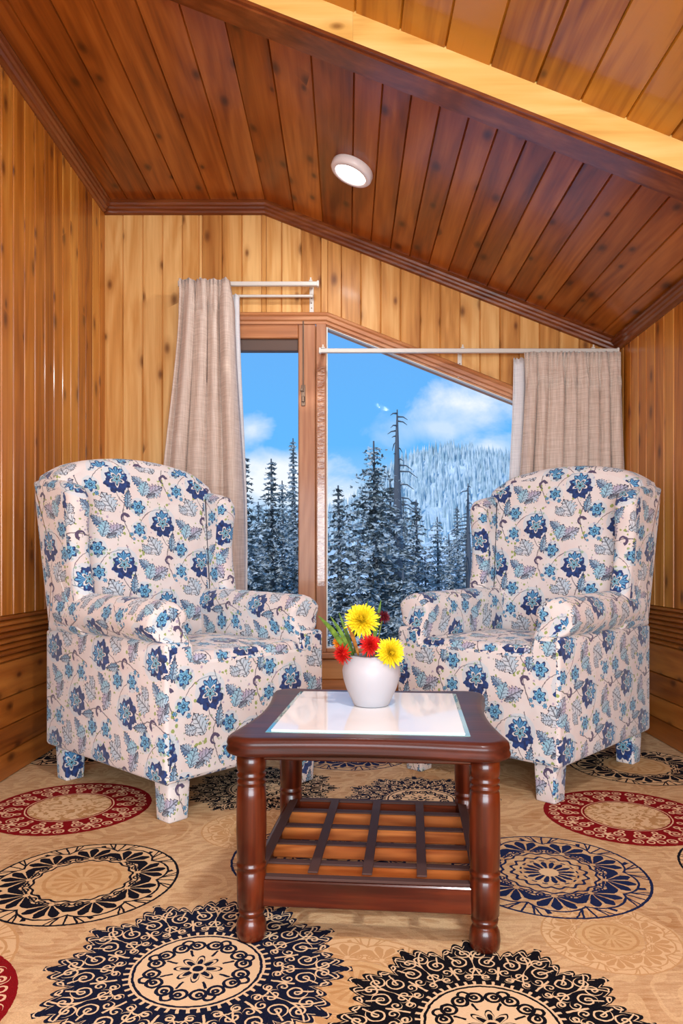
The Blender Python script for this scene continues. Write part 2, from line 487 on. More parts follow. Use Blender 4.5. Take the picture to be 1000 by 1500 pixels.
        if centre:
            rr_ = lt(ab(r - .37 - .02 * cos(th * 16.0)), .016)
            rr_ = mx(rr_, lt(r, .235 + .03 * cos(th * 16.0)) * gt(r, .10) * gt(cos(th * 16.0), -.55))
            rr_ = mx(rr_, lt(ab(r - .29), .010) * gt(cos(th * 16.0), 0.0))
            c = mixc(rr_ * an, c, dark); c = mixc(lt(r, .10) * an, c, cream)
        else:
            hole = lt(r, .47) * an
            c = mixc(hole * .5, c, rgb(206, 166, 112))
            c = mixc(hole * lt(r, .30) * gt(cos(th * 14.0), .2) * gt(r, .08) * .6, c, rgb(178, 130, 78))
            c = mixc(hole * lt(ab(r - .38), .02) * .6, c, rgb(178, 130, 78))
        return c
    # ---- type C: red ring with cream scrolls
    def redring(c, cs, col):
        lx, ly, an = pick(cs)
        r, ph, s, t, th = sector(lx, ly, 10)
        band = gt(r, .50) * lt(r, 1.0) * an
        c = mixc(band, c, col)
        k = spiral(s, t, .10, .70, .082, .048, .011)
        k = mx(k, spiral(s, t, .20, .86, .070, .044, .011, -1.0))
        k = mx(k, ring(s, t, .06, .88, .040, .010))
        k = mx(k, ring(s, t, .10, .60, .030, .010))
        q = ln(s, t - .78); k = mx(k, lt(q, .05 + .02 * cos(ang(s, t - .78) * 5.0)))
        k = mx(k, lt(ab(r - .53), .008))
        c = mixc(k * gt(r, .51) * lt(r, .96) * an, c, rgb(222, 186, 150))
        hole = lt(r, .49) * an
        c = mixc(hole, c, mixc(gt(noise(comb(lx, ly, 0.0), 7, 2, .5, 2.0), .52), rgb(220, 188, 146), rgb(184, 142, 94)))
        return c
    # ---- pale tone-on-tone medallions
    c = fans(c, [(-.98, 1.60, .24), (.02, 1.52, .20), (.62, 1.72, .16), (-.30, 2.42, .18), (1.12, 1.66, .24), (.42, 3.30, .25), (.05, 1.05, .2)], rgb(192, 150, 102), rgb(214, 180, 136), False)
    c = redring(c, [(-1.0, 2.64, .285), (.975, 2.55, .28), (-.935, 1.42, .27), (-.45, 3.62, .27), (.35, .75, .27)], rgb(128, 6, 16))
    c = fans(c, [(-.735, 2.03, .262), (1.225, 2.08, .26), (1.26, 3.18, .29), (-1.25, 3.45, .28), (-.9, .75, .27)], rgb(10, 12, 26), rgb(214, 180, 136), False)
    c = fans(c, [(.575, 2.08, .275), (-.085, 2.18, .26), (.02, 3.38, .28)], rgb(20, 34, 72), rgb(216, 184, 142), True)
    c = dahlia(c, [(-.323, 1.585, .335), (.275, 2.72, .30)], rgb(12, 20, 44), CREAM)
    c = dahlia(c, [(.277, 1.39, .315), (-.33, 2.86, .30), (.9, 3.75, .3)], rgb(7, 8, 18), CREAM)
    fib = noise(comb(x * 1, y * 1, 5.0), 420, 2)
    c = mixc(ramp(fib, .55, .8) * .04, c, rgb(235, 220, 200))
    principled(c, rough=.95, bump=fib, bstr=.5, bdist=.004, spec=.1)
    return m
mb = MB(); n = 24
mb.quad((XL, YF, 0), (XR, YF, 0), (XR, YB, 0), (XL, YB, 0))
tag(mb.build('floor', carpet(), recalc=False), 'beige fitted carpet with navy, black and red medallions', 'floor', kind='structure')

# ---------------------------------------------------------------- windows
def glass_mat(name, tint=(1, 1, 1, 1), refl=.5):
    m = new_mat(name)
    tr = NT.nodes.new('ShaderNodeBsdfTransparent'); tr.inputs[0].default_value = tint
    gl = NT.nodes.new('ShaderNodeBsdfGlossy'); gl.inputs['Roughness'].default_value = .02
    fr = NT.nodes.new('ShaderNodeFresnel'); fr.inputs[0].default_value = 1.45
    mxs = NT.nodes.new('ShaderNodeMixShader')
    f = S(fr.outputs[0]) * refl; NT.links.new(f.k, mxs.inputs[0])
    NT.links.new(tr.outputs[0], mxs.inputs[1]); NT.links.new(gl.outputs[0], mxs.inputs[2])
    o = NT.nodes.new('ShaderNodeOutputMaterial'); NT.links.new(mxs.outputs[0], o.inputs[0])
    return m
m_glass = glass_mat('window_glass', refl=.01)
m_white = plain('white_paint', rgb(226, 222, 212), rough=.4)
m_metal = plain('aged_metal', rgb(120, 100, 84), rough=.4, metal=.8)
m_dark = plain('weathered_dark_wood', rgb(96, 76, 66), rough=.7)
m_tape = new_mat('clear_sealing_tape')
tx, ty, tz = sep(coord()); tn = noise(comb(tx * 20, ty, tz * 60), 1.0, 3, .6)
principled(mixc(ramp(tn, .45, .62), rgb(150, 92, 56), rgb(196, 150, 116)), rough=.25, bump=tn, bstr=.5, bdist=.006, coat=.6)

YW = YB + .015      # plane of the sashes
w1 = empty('window_1', (-.5, YB, OZ0)); tag(w1, 'narrow left window with sky and firs behind, half behind the curtain', 'window', kind='structure')
def wpart(name, mb, mat, par):
    o = mb.build(name, mat, par); o.location = -par.location; return o
mb = MB()
mb.box(-.85, -.80, YB - .02, YB + .09, OZ0, OZT, bev=.004)
mb.box(-.177, -.118, YB - .026, YB + .09, OZ0, OZT - .02, bev=.004, board=.35)
wpart('frame', mb, m_frame, w1)
mb = MB(); mb.box(-.80, -.177, YB - .012, YB + .09, OZ0, OZ0 + .04, bev=.004)
mb.box(-.80, -.279, YB - .006, YB + .05, 2.172, OZT, bev=.004)
mb.box(-.80, -.279, YB - .000, YB + .04, OZ0 + .04, OZ0 + .12, bev=.004)
wpart('rail', mb, m_frameh, w1)
mb = MB(); mb.box(-.279, -.179, YB - .016, YB + .05, OZ0 + .04, OZT - .02, bev=.006, board=.6); mb.box(-.80, -.73, YB - .010, YB + .05, OZ0 + .04, OZT - .02, bev=.006, board=.3)
wpart('stile', mb, m_frame, w1)
mb = MB(); mb.box(-.73, -.279, YB + .01, YB + .06, 2.105, 2.172, bev=.004); wpart('shutter_band', mb, m_dark, w1)
mb = MB(); mb.box(-.73, -.279, YB + .022, YB + .027, OZ0 + .12, 2.105); wpart('pane', mb, m_glass, w1)
mb = MB(); mb.box(-.254, -.246, YB - .026, YB - .016, 1.86, 2.31, bev=.002)
mb.box(-.262, -.238, YB - .022, YB - .016, 1.78, 1.90, bev=.002); mb.box(-.266, -.250, YB - .034, YB - .02, 1.862, 1.878, bev=.002); mb.box(-.258, -.242, YB - .034, YB - .02, 1.80, 1.835, bev=.003)
wpart('bolt_latch', mb, m_metal, w1)
mb = MB(); mb.box(-.168, -.128, YB - .0285, YB - .0265, .75, 2.0); wpart('sealing_tape', mb, m_tape, w1)

w2 = empty('window_2', (.6, YB, OZ0)); tag(w2, 'large window with a sloping top looking out on snowy firs', 'window', kind='structure')
mb = MB()
mb.box(1.33, 1.40, YB - .02, YB + .09, OZ0, otop(1.33), bev=.004)
wpart('jamb', mb, m_frame, w2)
mb = MB(); mb.box(-.118, 1.33, YB - .022, YB + .09, OZ0, OZ0 + .022, bev=.004)
def slope_bar(mb, x0, x1, f, d0, d1, y0, y1, board=.5):
    pts = [(x, y, f(x) - d) for x in (x0, x1) for y in (y0, y1) for d in (d0, d1)]
    n = len(mb.v); mb.v += pts
    for q in [(0, 1, 3, 2), (4, 6, 7, 5), (0, 4, 5, 1), (2, 3, 7, 6), (0, 2, 6, 4), (1, 5, 7, 3)]: mb.face([n + i for i in q], board=board)
slope_bar(mb, -.118, 1.34, lambda x: OZT - .397 * (x - OXP), 0, .035, YB - .006, YB + .09, .7)
wpart('frame', mb, m_frameh, w2)
mb = MB(); f2 = lambda x: OZT - .397 * (x - OXP)
n0 = len(mb.v); mb.v += [(-.118, YB + .03, OZ0 + .02), (1.33, YB + .03, OZ0 + .02), (1.33, YB + .03, f2(1.33) - .03), (-.118, YB + .03, f2(-.118) - .03)]
mb.v += [(p[0], p[1] + .005, p[2]) for p in mb.v[n0:n0 + 4]]
for q in [(0, 1, 2, 3), (4, 7, 6, 5), (0, 4, 5, 1), (1, 5, 6, 2), (2, 6, 7, 3), (3, 7, 4, 0)]: mb.face(list(q))
wpart('pane', mb, m_glass, w2)
mb = MB(); mb.box(-.119, -.111, YB - .004, YB + .028, OZ0 + .022, f2(-.118) - .034); mb.box(-.111, 1.33, YB - .004, YB + .028, OZ0 + .022, OZ0 + .030)
slope_bar(mb, -.111, 1.33, f2, .035, .040, YB - .004, YB + .028)
wpart('glazing_bead', mb, m_white, w2)
# casing moulding over both windows
cas = [(0, 0), (0, .018), (.008, .030), (.020, .034), (.028, .026), (.045, .024), (.052, .014), (.066, .012), (.066, 0)]
mb = MB(); strip(mb, [(-.90, 2.315), (OXP, 2.315), (1.42, 2.315 - .397 * (1.42 - OXP))], cas, lambda p, q, o: (p, YB - .008 - o, q))
mb.box(-.118, .0, YB - .02, YB, OZT - .02, OZT - .0)
tag(mb.build('trim_5', m_frameh), 'moulded wooden casing over the windows, flat then sloping down right', 'trim', kind='structure')
mb = MB(); mb.box(-.90, 1.44, YB - .045, YB + .01, OZ0 - .035, OZ0, bev=.006)
tag(mb.build('trim_6', m_frameh), 'brown wooden sill board under the windows', 'trim', kind='structure')
# added window behind the viewer, unseen, a setting for the fill light
w3 = empty('added_fill_window', (0, YF, FZ0)); tag(w3, 'added wide window behind the viewer, for fill light', 'window', kind='structure')
mb = MB()
for (a, b, c_, d) in ((FX0, FX1, FZ0, FZ0 + .05), (FX0, FX1, FZ1 - .05, FZ1), (FX0, FX0 + .05, FZ0, FZ1), (FX1 - .05, FX1, FZ0, FZ1), (.05, .10, FZ0, FZ1)):
    mb.box(a, b, YF - .05, YF + .02, c_, d)
wpart('frame', mb, m_frame, w3)
mb = MB(); mb.box(FX0, FX1, YF - .022, YF - .018, FZ0, FZ1); wpart('pane', mb, m_glass, w3)

# ---------------------------------------------------------------- ceiling light
m_lampw = plain('lamp_rim_white', rgb(236, 228, 226), rough=.35)
m_emit = plain('lamp_diffuser', (1, 1, 1, 1), rough=.5, emis=(1, .93, .86, 1), emis_s=6)
def ceiling_light(x, y, label):
    z = zc(x); t = empty('ceiling_light', (x, y, z - .008)); t.rotation_euler = (0, math.atan(SL) if x > XFOLD else 0, 0)
    tag(t, label, 'lamp')
    mb = MB(); mb.lathe([(.098, 0), (.102, -.006), (.102, -.030), (.096, -.038), (.078, -.040), (.076, -.036)], capt=False, seg=48)
    mb.lathe([(.098, 0), (.01, 0)], capt=False, seg=48); mb.build('rim', m_lampw, t)
    mb = MB(); mb.lathe([(.077, -.034), (.074, -.036)], seg=48); mb.build('diffuser', m_emit, t)
    return t
ceiling_light(.03, 3.45, 'small round white surface light glowing on the dark sloping ceiling')
ceiling_light(.40, .6, 'added round white ceiling light above the viewer, for fill light')  # added fixture, out of view, to go with the fill lamp

# ---------------------------------------------------------------- curtains
def fabric_mat(name, c1, c2, alpha=0):
    m = new_mat(name); x, y, z = sep(coord())
    wv = noise(comb(x * 260, y * 20, z * 8), 1.0, 2); wv2 = noise(comb(x * 8, y * 8, z * 260), 1.0, 2)
    w = wv * .5 + wv2 * .5
    p = principled(mixc(ramp(w, .35, .65), c1, c2), rough=.9, bump=w, bstr=.25, bdist=.003, sheen=.2, spec=.2)
    return m
m_cur = fabric_mat('beige_linen', rgb(188, 166, 150), rgb(222, 204, 190))
m_curw = fabric_mat('white_lining', rgb(206, 204, 206), rgb(232, 230, 230))
m_track = plain('painted_steel_track', rgb(214, 208, 198), rough=.35, metal=.1)
def curtain(name, xt, xb, zt, zb, yc, nf, seed, par, mat, amp=.03, head=.10, bend=None, top_amp=.35, wave2=.3):
    r = random.Random(seed); nx, nz = nf * 12, 46
    ph = [r.uniform(-1.3, 1.3) for _ in range(nf + 2)]; am = [r.uniform(.35, 1.6) for _ in range(nf + 2)]
    mb = MB()
    for j in range(nz + 1):
        v = j / nz; z = zt + (zb - zt) * v; hd = (zt - z)
        for i in range(nx + 1):
            u = i / nx
            k = min(1, v * 1.6); k = k * k * (3 - 2 * k)
            xa = xt[0] + (xt[1] - xt[0]) * u; xc = xb[0] + (xb[1] - xb[0]) * u
            x = xa + (xc - xa) * k
            fi = u * nf; i0 = int(min(fi, nf)); fr = fi - i0
            a = am[i0] * (1 - fr) + am[i0 + 1] * fr; p = ph[i0] * (1 - fr) + ph[i0 + 1] * fr
            A = amp * a
            g = min(1, hd / head) if head > 0 else 1
            fold = math.sin(2 * math.pi * fi + p * 1.5 + v * .8)
            pleat = math.sin(2 * math.pi * fi * 3 + p) * (.7 + .5 * math.sin(fi * 2.3 + 1))
            yy = A * (top_amp + (1 - top_amp) * g) * (fold * .8 + .25 * math.sin(4 * math.pi * fi + p * 3 + v * 2)) + (1 - g) * amp * wave2 * pleat
            yy -= .012 * math.exp(-((hd - head) / .02) ** 2) * (-1 if pleat > 0 else 1) if head > 0 else 0
            mb.v.append((x + A * .35 * math.cos(2 * math.pi * fi + p) * g, yc + yy, z + (.006 * math.sin(2 * math.pi * fi * 3) if j == 0 else 0)))
    for j in range(nz):
        for i in range(nx):
            a = j * (nx + 1) + i; mb.face([a, a + 1, a + nx + 2, a + nx + 1], smooth=True)
    o = mb.build(name, mat, par)
    so = o.modifiers.new('s', 'SOLIDIFY'); so.thickness = .004; so.offset = 0
    return o
def px(x, y, d): return ((x - 508) * d / 1070, HC + (825 - y) * d / 1070)
# left rod + curtain
YR = 4.09
def rod(name, x0, x1, z, label, brs, grp, second=True):
    t = empty(name, (x0, YR, z)); tag(t, label, 'curtain rod', grp)
    def pp(n, mb, m): o = mb.build(n, m, t); o.location = -t.location
    mb = MB(); mb.box(x0, x1, YR - .010, YR + .010, z - .012, z + .012, bev=.003); pp('track', mb, m_track)
    if second:
        mb = MB(); mb.box(x0 + .02, x1 - .03, YR + .045, YR + .060, z - .056, z - .042, bev=.003); pp('rear_track', mb, m_track)
    for bx in brs:
        mb = MB(); mb.box(bx - .010, bx + .010, YR - .012, YB - .012, z + .012, z + .020, bev=.002)
        mb.box(bx - .012, bx + .012, YB - .014, YB - .010, z - .125, z + .02, bev=.001)
        mb.box(bx - .004, bx + .004, YR - .014, YR - .008, z + .01, z + .032, bev=.001)
        for k in range(3): mb.lathe([(.004, 0), (.003, .003)], seg=10, mat=Matrix.Translation((bx, YB - .013, z - .045 - .028 * k)) @ Matrix.Rotation(R(90), 4, 'X'), mi=1)
        br = mb.build('bracket', [m_track, m_metal], t); br.location = -t.location
    mb = MB(); mb.box(x1 - .008, x1 + .004, YR - .014, YR + .014, z - .016, z + .016, bev=.003); pp('end_cap', mb, m_white)
    mb = MB(); mb.box(x0 - .004, x0 + .008, YR - .014, YR + .014, z - .016, z + .016, bev=.003)
    pp('end_cap', mb, m_white)
xa, za = px(262, 416, 4.09); xb_, _ = px(466, 416, 4.09)
rod('curtain_rod', xa, xb_, za, 'short double white curtain rod above the left window', [px(455, 0, 4.09)[0], xa + .12], None)
xc, zc2 = px(468, 514, 4.09); xd, _ = px(905, 514, 4.09)
rod('curtain_rod', xc, xd, zc2, 'long white curtain rod crossing the sloping window top', [px(473, 0, 4.09)[0], px(677, 0, 4.09)[0], px(868, 0, 4.09)[0]], None, second=False)
t = empty('curtain', (xa, YR, .1)); tag(t, 'beige linen curtain with white lining hanging left of the window', 'curtain')
o = curtain('drape', (px(264, 0, 4.05)[0], px(336, 0, 4.05)[0]), (px(234, 0, 4.05)[0], px(352, 0, 4.05)[0]), za + .006, .12, 4.035, 4, 3, t, m_cur, amp=.040, head=.14, top_amp=.5, wave2=.35); o.location = -t.location
o = curtain('lining', (px(300, 0, 4.12)[0], px(349, 0, 4.12)[0]), (px(300, 0, 4.12)[0], px(361, 0, 4.12)[0]), za - .05, .12, 4.125, 3, 8, t, m_curw, amp=.010, head=0); o.location = -t.location
t = empty('curtain', (xd, YR, .1)); tag(t, 'beige linen curtain with gathered heading in the right corner', 'curtain')
o = curtain('drape', (px(768, 0, 4.05)[0], px(909, 0, 4.05)[0]), (px(754, 0, 4.05)[0], px(918, 0, 4.05)[0]), zc2 - .018, .12, 4.05, 8, 12, t, m_cur, amp=.030, head=.17, top_amp=.35, wave2=.62); o.location = -t.location
o = curtain('lining', (px(752, 0, 4.12)[0], px(800, 0, 4.12)[0]), (px(742, 0, 4.12)[0], px(800, 0, 4.12)[0]), zc2 - .03, .12, 4.135, 3, 9, t, m_curw, amp=.010, head=0); o.location = -t.location

# ---------------------------------------------------------------- floral upholstery
def floral():
    m = new_mat('blue_floral_upholstery')
    u, v, _ = sep(coord('UV'))
    W, H = .385, .36
    wn = noise(comb(u, v, 0.0), 55, 2) ; wn2 = noise(comb(u + 5.0, v, 0.0), 55, 2)
    u = u + (wn - .5) * .010; v = v + (wn2 - .5) * .010
    CRE = rgb(226, 221, 218)
    c = mixc(ramp(noise(comb(u, v, 1.0), 9, 2), .35, .7), CRE, rgb(220, 208, 204))
    def lat(ox, oy, rot=0.0, sc=1.0):
        a = (u - ox) / W; b = (v - oy) / H
        a = a - M('ROUND', a); b = b - M('ROUND', b)
        far = gt(ab(a) + ab(b), .5)
        a = a - far * .5 * M('SIGN', a); b = b - far * .5 * M('SIGN', b)
        a = a * (W / sc); b = b * (H / sc)
        if rot:
            ca, sa = math.cos(rot), math.sin(rot)
            return a * ca + b * sa, b * ca - a * sa
        return a, b
    NAVY = rgb(14, 34, 78); DK = rgb(22, 26, 50); BLU = rgb(40, 98, 158); LBL = rgb(116, 180, 210); PLB = rgb(176, 200, 216); LIL = rgb(176, 162, 186); GRN = rgb(138, 160, 66); TEAL = rgb(70, 120, 140)
    # stems: long wavy lines
    a, b = lat(.0, .0)
    aa, bb = lat(.03, -.09)
    st = lt(ab(aa - .018 * sin(bb * 24.0)), .0022)
    a2, b2 = lat(.03, -.10, .9)
    st = mx(st, lt(ab(a2 - 6.0 * b2 * b2 + .01), .0018) * lt(ab(b2), .085))
    a3, b3 = lat(-.06, .03, -1.0)
    st = mx(st, lt(ab(a3 - 5.0 * b3 * b3 + .01), .0016) * lt(ab(b3), .085))
    c = mixc(st * .85, c, rgb(78, 70, 82))
    # green sprigs and small buds
    d, cc = voro(comb(u * 1.0, v * 1.0, 0.0), 52); r_, g_, b_ = sep(cc)
    zone = gt(noise(comb(u, v, 4.0), 13, 2), .50)
    c = mixc(lt(d, .34) * gt(r_, .55) * zone * .9, c, GRN)
    c = mixc(lt(d, .26) * lt(r_, .14) * .7, c, rgb(150, 132, 168))
    d, cc = voro(comb(u * 1.7, v * .8, 2.0), 60); r_, g_, b_ = sep(cc)
    c = mixc(lt(d, .22) * gt(g_, .80) * .8, c, rgb(112, 138, 96))
    # lobed leaf with dark outline
    def leaf(c, ox, oy, rot, L, wd, fill, line=DK, ser=9.0, veins=True):
        x, y = lat(ox, oy, rot, L)       # leaf spans y in -1..1
        prof = (1.0 - y * y) * wd * (1.0 + .22 * sin(y * ser * 2.2) ) * (1.15 - .35 * y)
        e = ab(x) - prof
        ins = lt(e, 0.0) * lt(ab(y), 1.0)
        c = mixc(ins, c, line)
        shade = ramp(x / wd, -1.0, 1.0)
        core = lt(e, -.085) * lt(ab(y), .93)
        c = mixc(core, c, mixc(shade, fill, PLB))
        if veins:
            vn = mx(lt(ab(x), .05), gt(cos((y - ab(x) * .9) * 15.0), .80) * lt(ab(x), wd * .62))
            c = mixc(core * vn * .75, c, line)
        return c
    def hook(c, ox, oy, rot, Rr, col):
        x, y = lat(ox, oy, rot); r = ln(x, y); t = ang(x, y)
        w = .0022 + .0032 * ramp(t, 3.0, -1.2)
        return mixc(lt(ab(r - Rr), w * 1.3) * gt(t, -1.3), c, col)
    def blossom(c, ox, oy, Rr, halo=True, rot=0.0):
        x, y = lat(ox, oy, rot); r = ln(x, y) / Rr; t = ang(x, y)
        if halo: c = mixc(lt(r, 1.22) * .35, c, rgb(160, 206, 226))
        rim = .82 + .18 * cos(t * 6.0)
        c = mixc(lt(r, rim), c, NAVY)
        c = mixc(lt(r, rim * .86) * gt(cos(t * 12.0), -.5), c, BLU)
        c = mixc(lt(r, .66 + .1 * cos(t * 5.0)), c, LBL)
        c = mixc(lt(r, .55 + .1 * cos(t * 5.0)) * gt(cos(t * 10.0 + 1.0), -.1), c, rgb(54, 120, 170))
        c = mixc(lt(r, .26), c, rgb(24, 56, 90)); c = mixc(lt(r, .12), c, LBL)
        return c
    c = leaf(c, .105, .062, .7, .030, .45, rgb(206, 208, 214))
    c = leaf(c, -.048, -.104, .5, .047, .66, rgb(216, 218, 222))
    c = leaf(c, -.082, -.122, 1.7, .026, .55, rgb(196, 204, 214))
    c = leaf(c, .170, -.040, -1.1, .042, .58, LIL)
    c = leaf(c, .040, -.086, -.15, .046, .30, rgb(84, 140, 176), NAVY, 12.0)
    c = leaf(c, .092, -.004, .9, .034, .50, rgb(40, 92, 140), NAVY)
    c = leaf(c, .120, -.034, -.35, .038, .62, rgb(140, 196, 216), NAVY)
    c = leaf(c, .148, -.064, -1.2, .026, .35, rgb(64, 58, 80), DK)
    c = hook(c, .068, -.130, .1, .023, rgb(50, 38, 66))
    c = hook(c, -.172, .012, 1.6, .016, rgb(80, 70, 100))
    c = blossom(c, -.108, .062, .033)
    c = blossom(c, -.112, -.036, .030, rot=.5)
    c = blossom(c, -.090, -.070, .011, False)
    c = blossom(c, -.148, -.056, .010, False)
    c = blossom(c, -.140, -.076, .008, False)
    # large flower
    x, y = lat(0, 0); x = x / 1.15; y = y / 1.15
    r = ln(x, y - .004); c = mixc(lt(r, .056) * .35, c, rgb(164, 208, 230))
    yl = y + .012; r = ln(x * .92, yl) / .050; t = ang(x, yl)
    rim = .84 + .16 * cos(t * 7.0 + 1.57) * .7 + .04 * cos(t * 17.0)
    nv = lt(r, rim)
    c = mixc(nv, c, mixc(ramp(noise(comb(u, v, 7.0), 60, 2), .35, .65), NAVY, rgb(24, 66, 132)))
    yu = y - .012; r = ln(x, yu) / .036; t = ang(x, yu); rim = .86 + .14 * cos(t * 8.0)
    c = mixc(lt(r, rim), c, rgb(20, 56, 112))
    c = mixc(lt(r, rim * .88) * gt(cos(t * 16.0), -.4), c, rgb(92, 162, 206))
    yc_ = y + .004; r = ln(x, yc_) / .030; t = ang(x, yc_); rim = .72 + .28 * cos(t * 5.0 + 1.57)
    c = mixc(lt(r, rim), c, rgb(222, 218, 214))
    c = mixc(lt(r, rim * .78), c, rgb(52, 84, 110))
    c = mixc(lt(r, rim * .55), c, rgb(120, 176, 196))
    c = mixc(lt(r, .16), c, rgb(34, 50, 70))
    wv = noise(comb(u, v, 0.0), 700, 1); wr = noise(comb(u * 1.0, v * .5, 9.0), 9, 2)
    c = mixc(ramp(wv, .3, .8) * .12, c, rgb(120, 110, 110))
    principled(c, rough=.82, bump=wr * 1.0 + wv * .06, bstr=.35, bdist=.02, sheen=.25, spec=.3)
    return m
m_flo = floral()
m_pipe = plain('dark_seam_piping', rgb(44, 46, 60), rough=.8)

def slab_round(mb, outline, d0, d1, r, F, warp=None, rings=4, puff=0.0, uvo=(0, 0), sub=1, capn=4, seg_d=1, ngon=False):
    """outline: closed 2D polygon (counter-clockwise); extruded d0..d1 with edges rounded by r; F(p, q, d) -> xyz"""
    n = len(outline)
    O = [Vector(p) for p in outline]
    nor = []
    for i in range(n):
        d = (O[(i + 1) % n] - O[i - 1]).normalized(); nor.append(Vector((d.y, -d.x)))
    cen = sum(O, Vector((0, 0))) / n
    prof = []
    for k in range(rings + 1):
        a = math.pi / 2 * k / rings
        prof.append((r * (1 - math.sin(a)), d0 + r * (1 - math.cos(a))))
    mid = [(0, d0 + r + (d1 - d0 - 2 * r) * k / seg_d) for k in range(1, seg_d)]
    prof = prof + mid + [(a, d1 - (b - d0)) for (a, b) in prof[::-1]]
    R_ = []
    def emit(pts, d):
        row = []
        for p in pts:
            q = Vector(F(p.x, p.y, d))
            if warp: q = Vector(warp(q))
            row.append(len(mb.v)); mb.v.append(tuple(q))
        return row
    caps = []
    lens = [0]
    for i in range(n): lens.append(lens[-1] + (O[(i + 1) % n] - O[i]).length)
    dist = [0]
    for k in range(1, len(prof)): dist.append(dist[-1] + math.hypot(prof[k][0] - prof[k - 1][0], prof[k][1] - prof[k - 1][1]))
    for (ins, d) in prof: R_.append(emit([O[i] - nor[i] * ins for i in range(n)], d))
    for k in range(len(R_) - 1):
        for i in range(n):
            j = (i + 1) % n
            mb.face([R_[k][i], R_[k][j], R_[k + 1][j], R_[k + 1][i]],
                    uv=[(uvo[0] + lens[i], uvo[1] + dist[k]), (uvo[0] + lens[i + 1], uvo[1] + dist[k]), (uvo[0] + lens[i + 1], uvo[1] + dist[k + 1]), (uvo[0] + lens[i], uvo[1] + dist[k + 1])], smooth=True)
    for side, base, dd, sg in ((0, R_[0], d0, -1), (1, R_[-1], d1, 1)):
        P0 = [O[i] - nor[i] * r for i in range(n)]
        if ngon:
            mb.face(list(base), uv=[(uvo[0] + q.x, uvo[1] + q.y) for q in P0]); continue
        prev = base; pp = P0
        for k in range(1, capn):
            f = 1 - k / capn
            cur = [cen + (p - cen) * f for p in P0]
            row = emit(cur, dd + sg * puff * (1 - f * f))
            for i in range(n):
                j = (i + 1) % n
                mb.face([prev[i], prev[j], row[j], row[i]], uv=[(uvo[0] + q.x, uvo[1] + q.y) for q in (pp[i], pp[j], cur[j], cur[i])], smooth=True)
            prev = row; pp = cur
        c = emit([cen], dd + sg * puff)[0]
        for i in range(n):
            j = (i + 1) % n
            mb.face([prev[i], prev[j], c], uv=[(uvo[0] + q.x, uvo[1] + q.y) for q in (pp[i], pp[j], cen)], smooth=True)

def dens(poly, step=.03):
    out = []
    for i in range(len(poly)):
        a, b = Vector(poly[i]), Vector(poly[(i + 1) % len(poly)]); k = max(1, int((b - a).length / step))
        for j in range(k): out.append(tuple(a + (b - a) * j / k))
    return out
def rrect(x0, x1, y0, y1, r, seg=5):
    o = []
    for (cx, cy, a0) in ((x1 - r, y0 + r, -90), (x1 - r, y1 - r, 0), (x0 + r, y1 - r, 90), (x0 + r, y0 + r, 180)):
        for k in range(seg + 1):
            a = R(a0 + 90 * k / seg); o.append((cx + r * math.cos(a), cy + r * math.sin(a)))
    return dens(o)

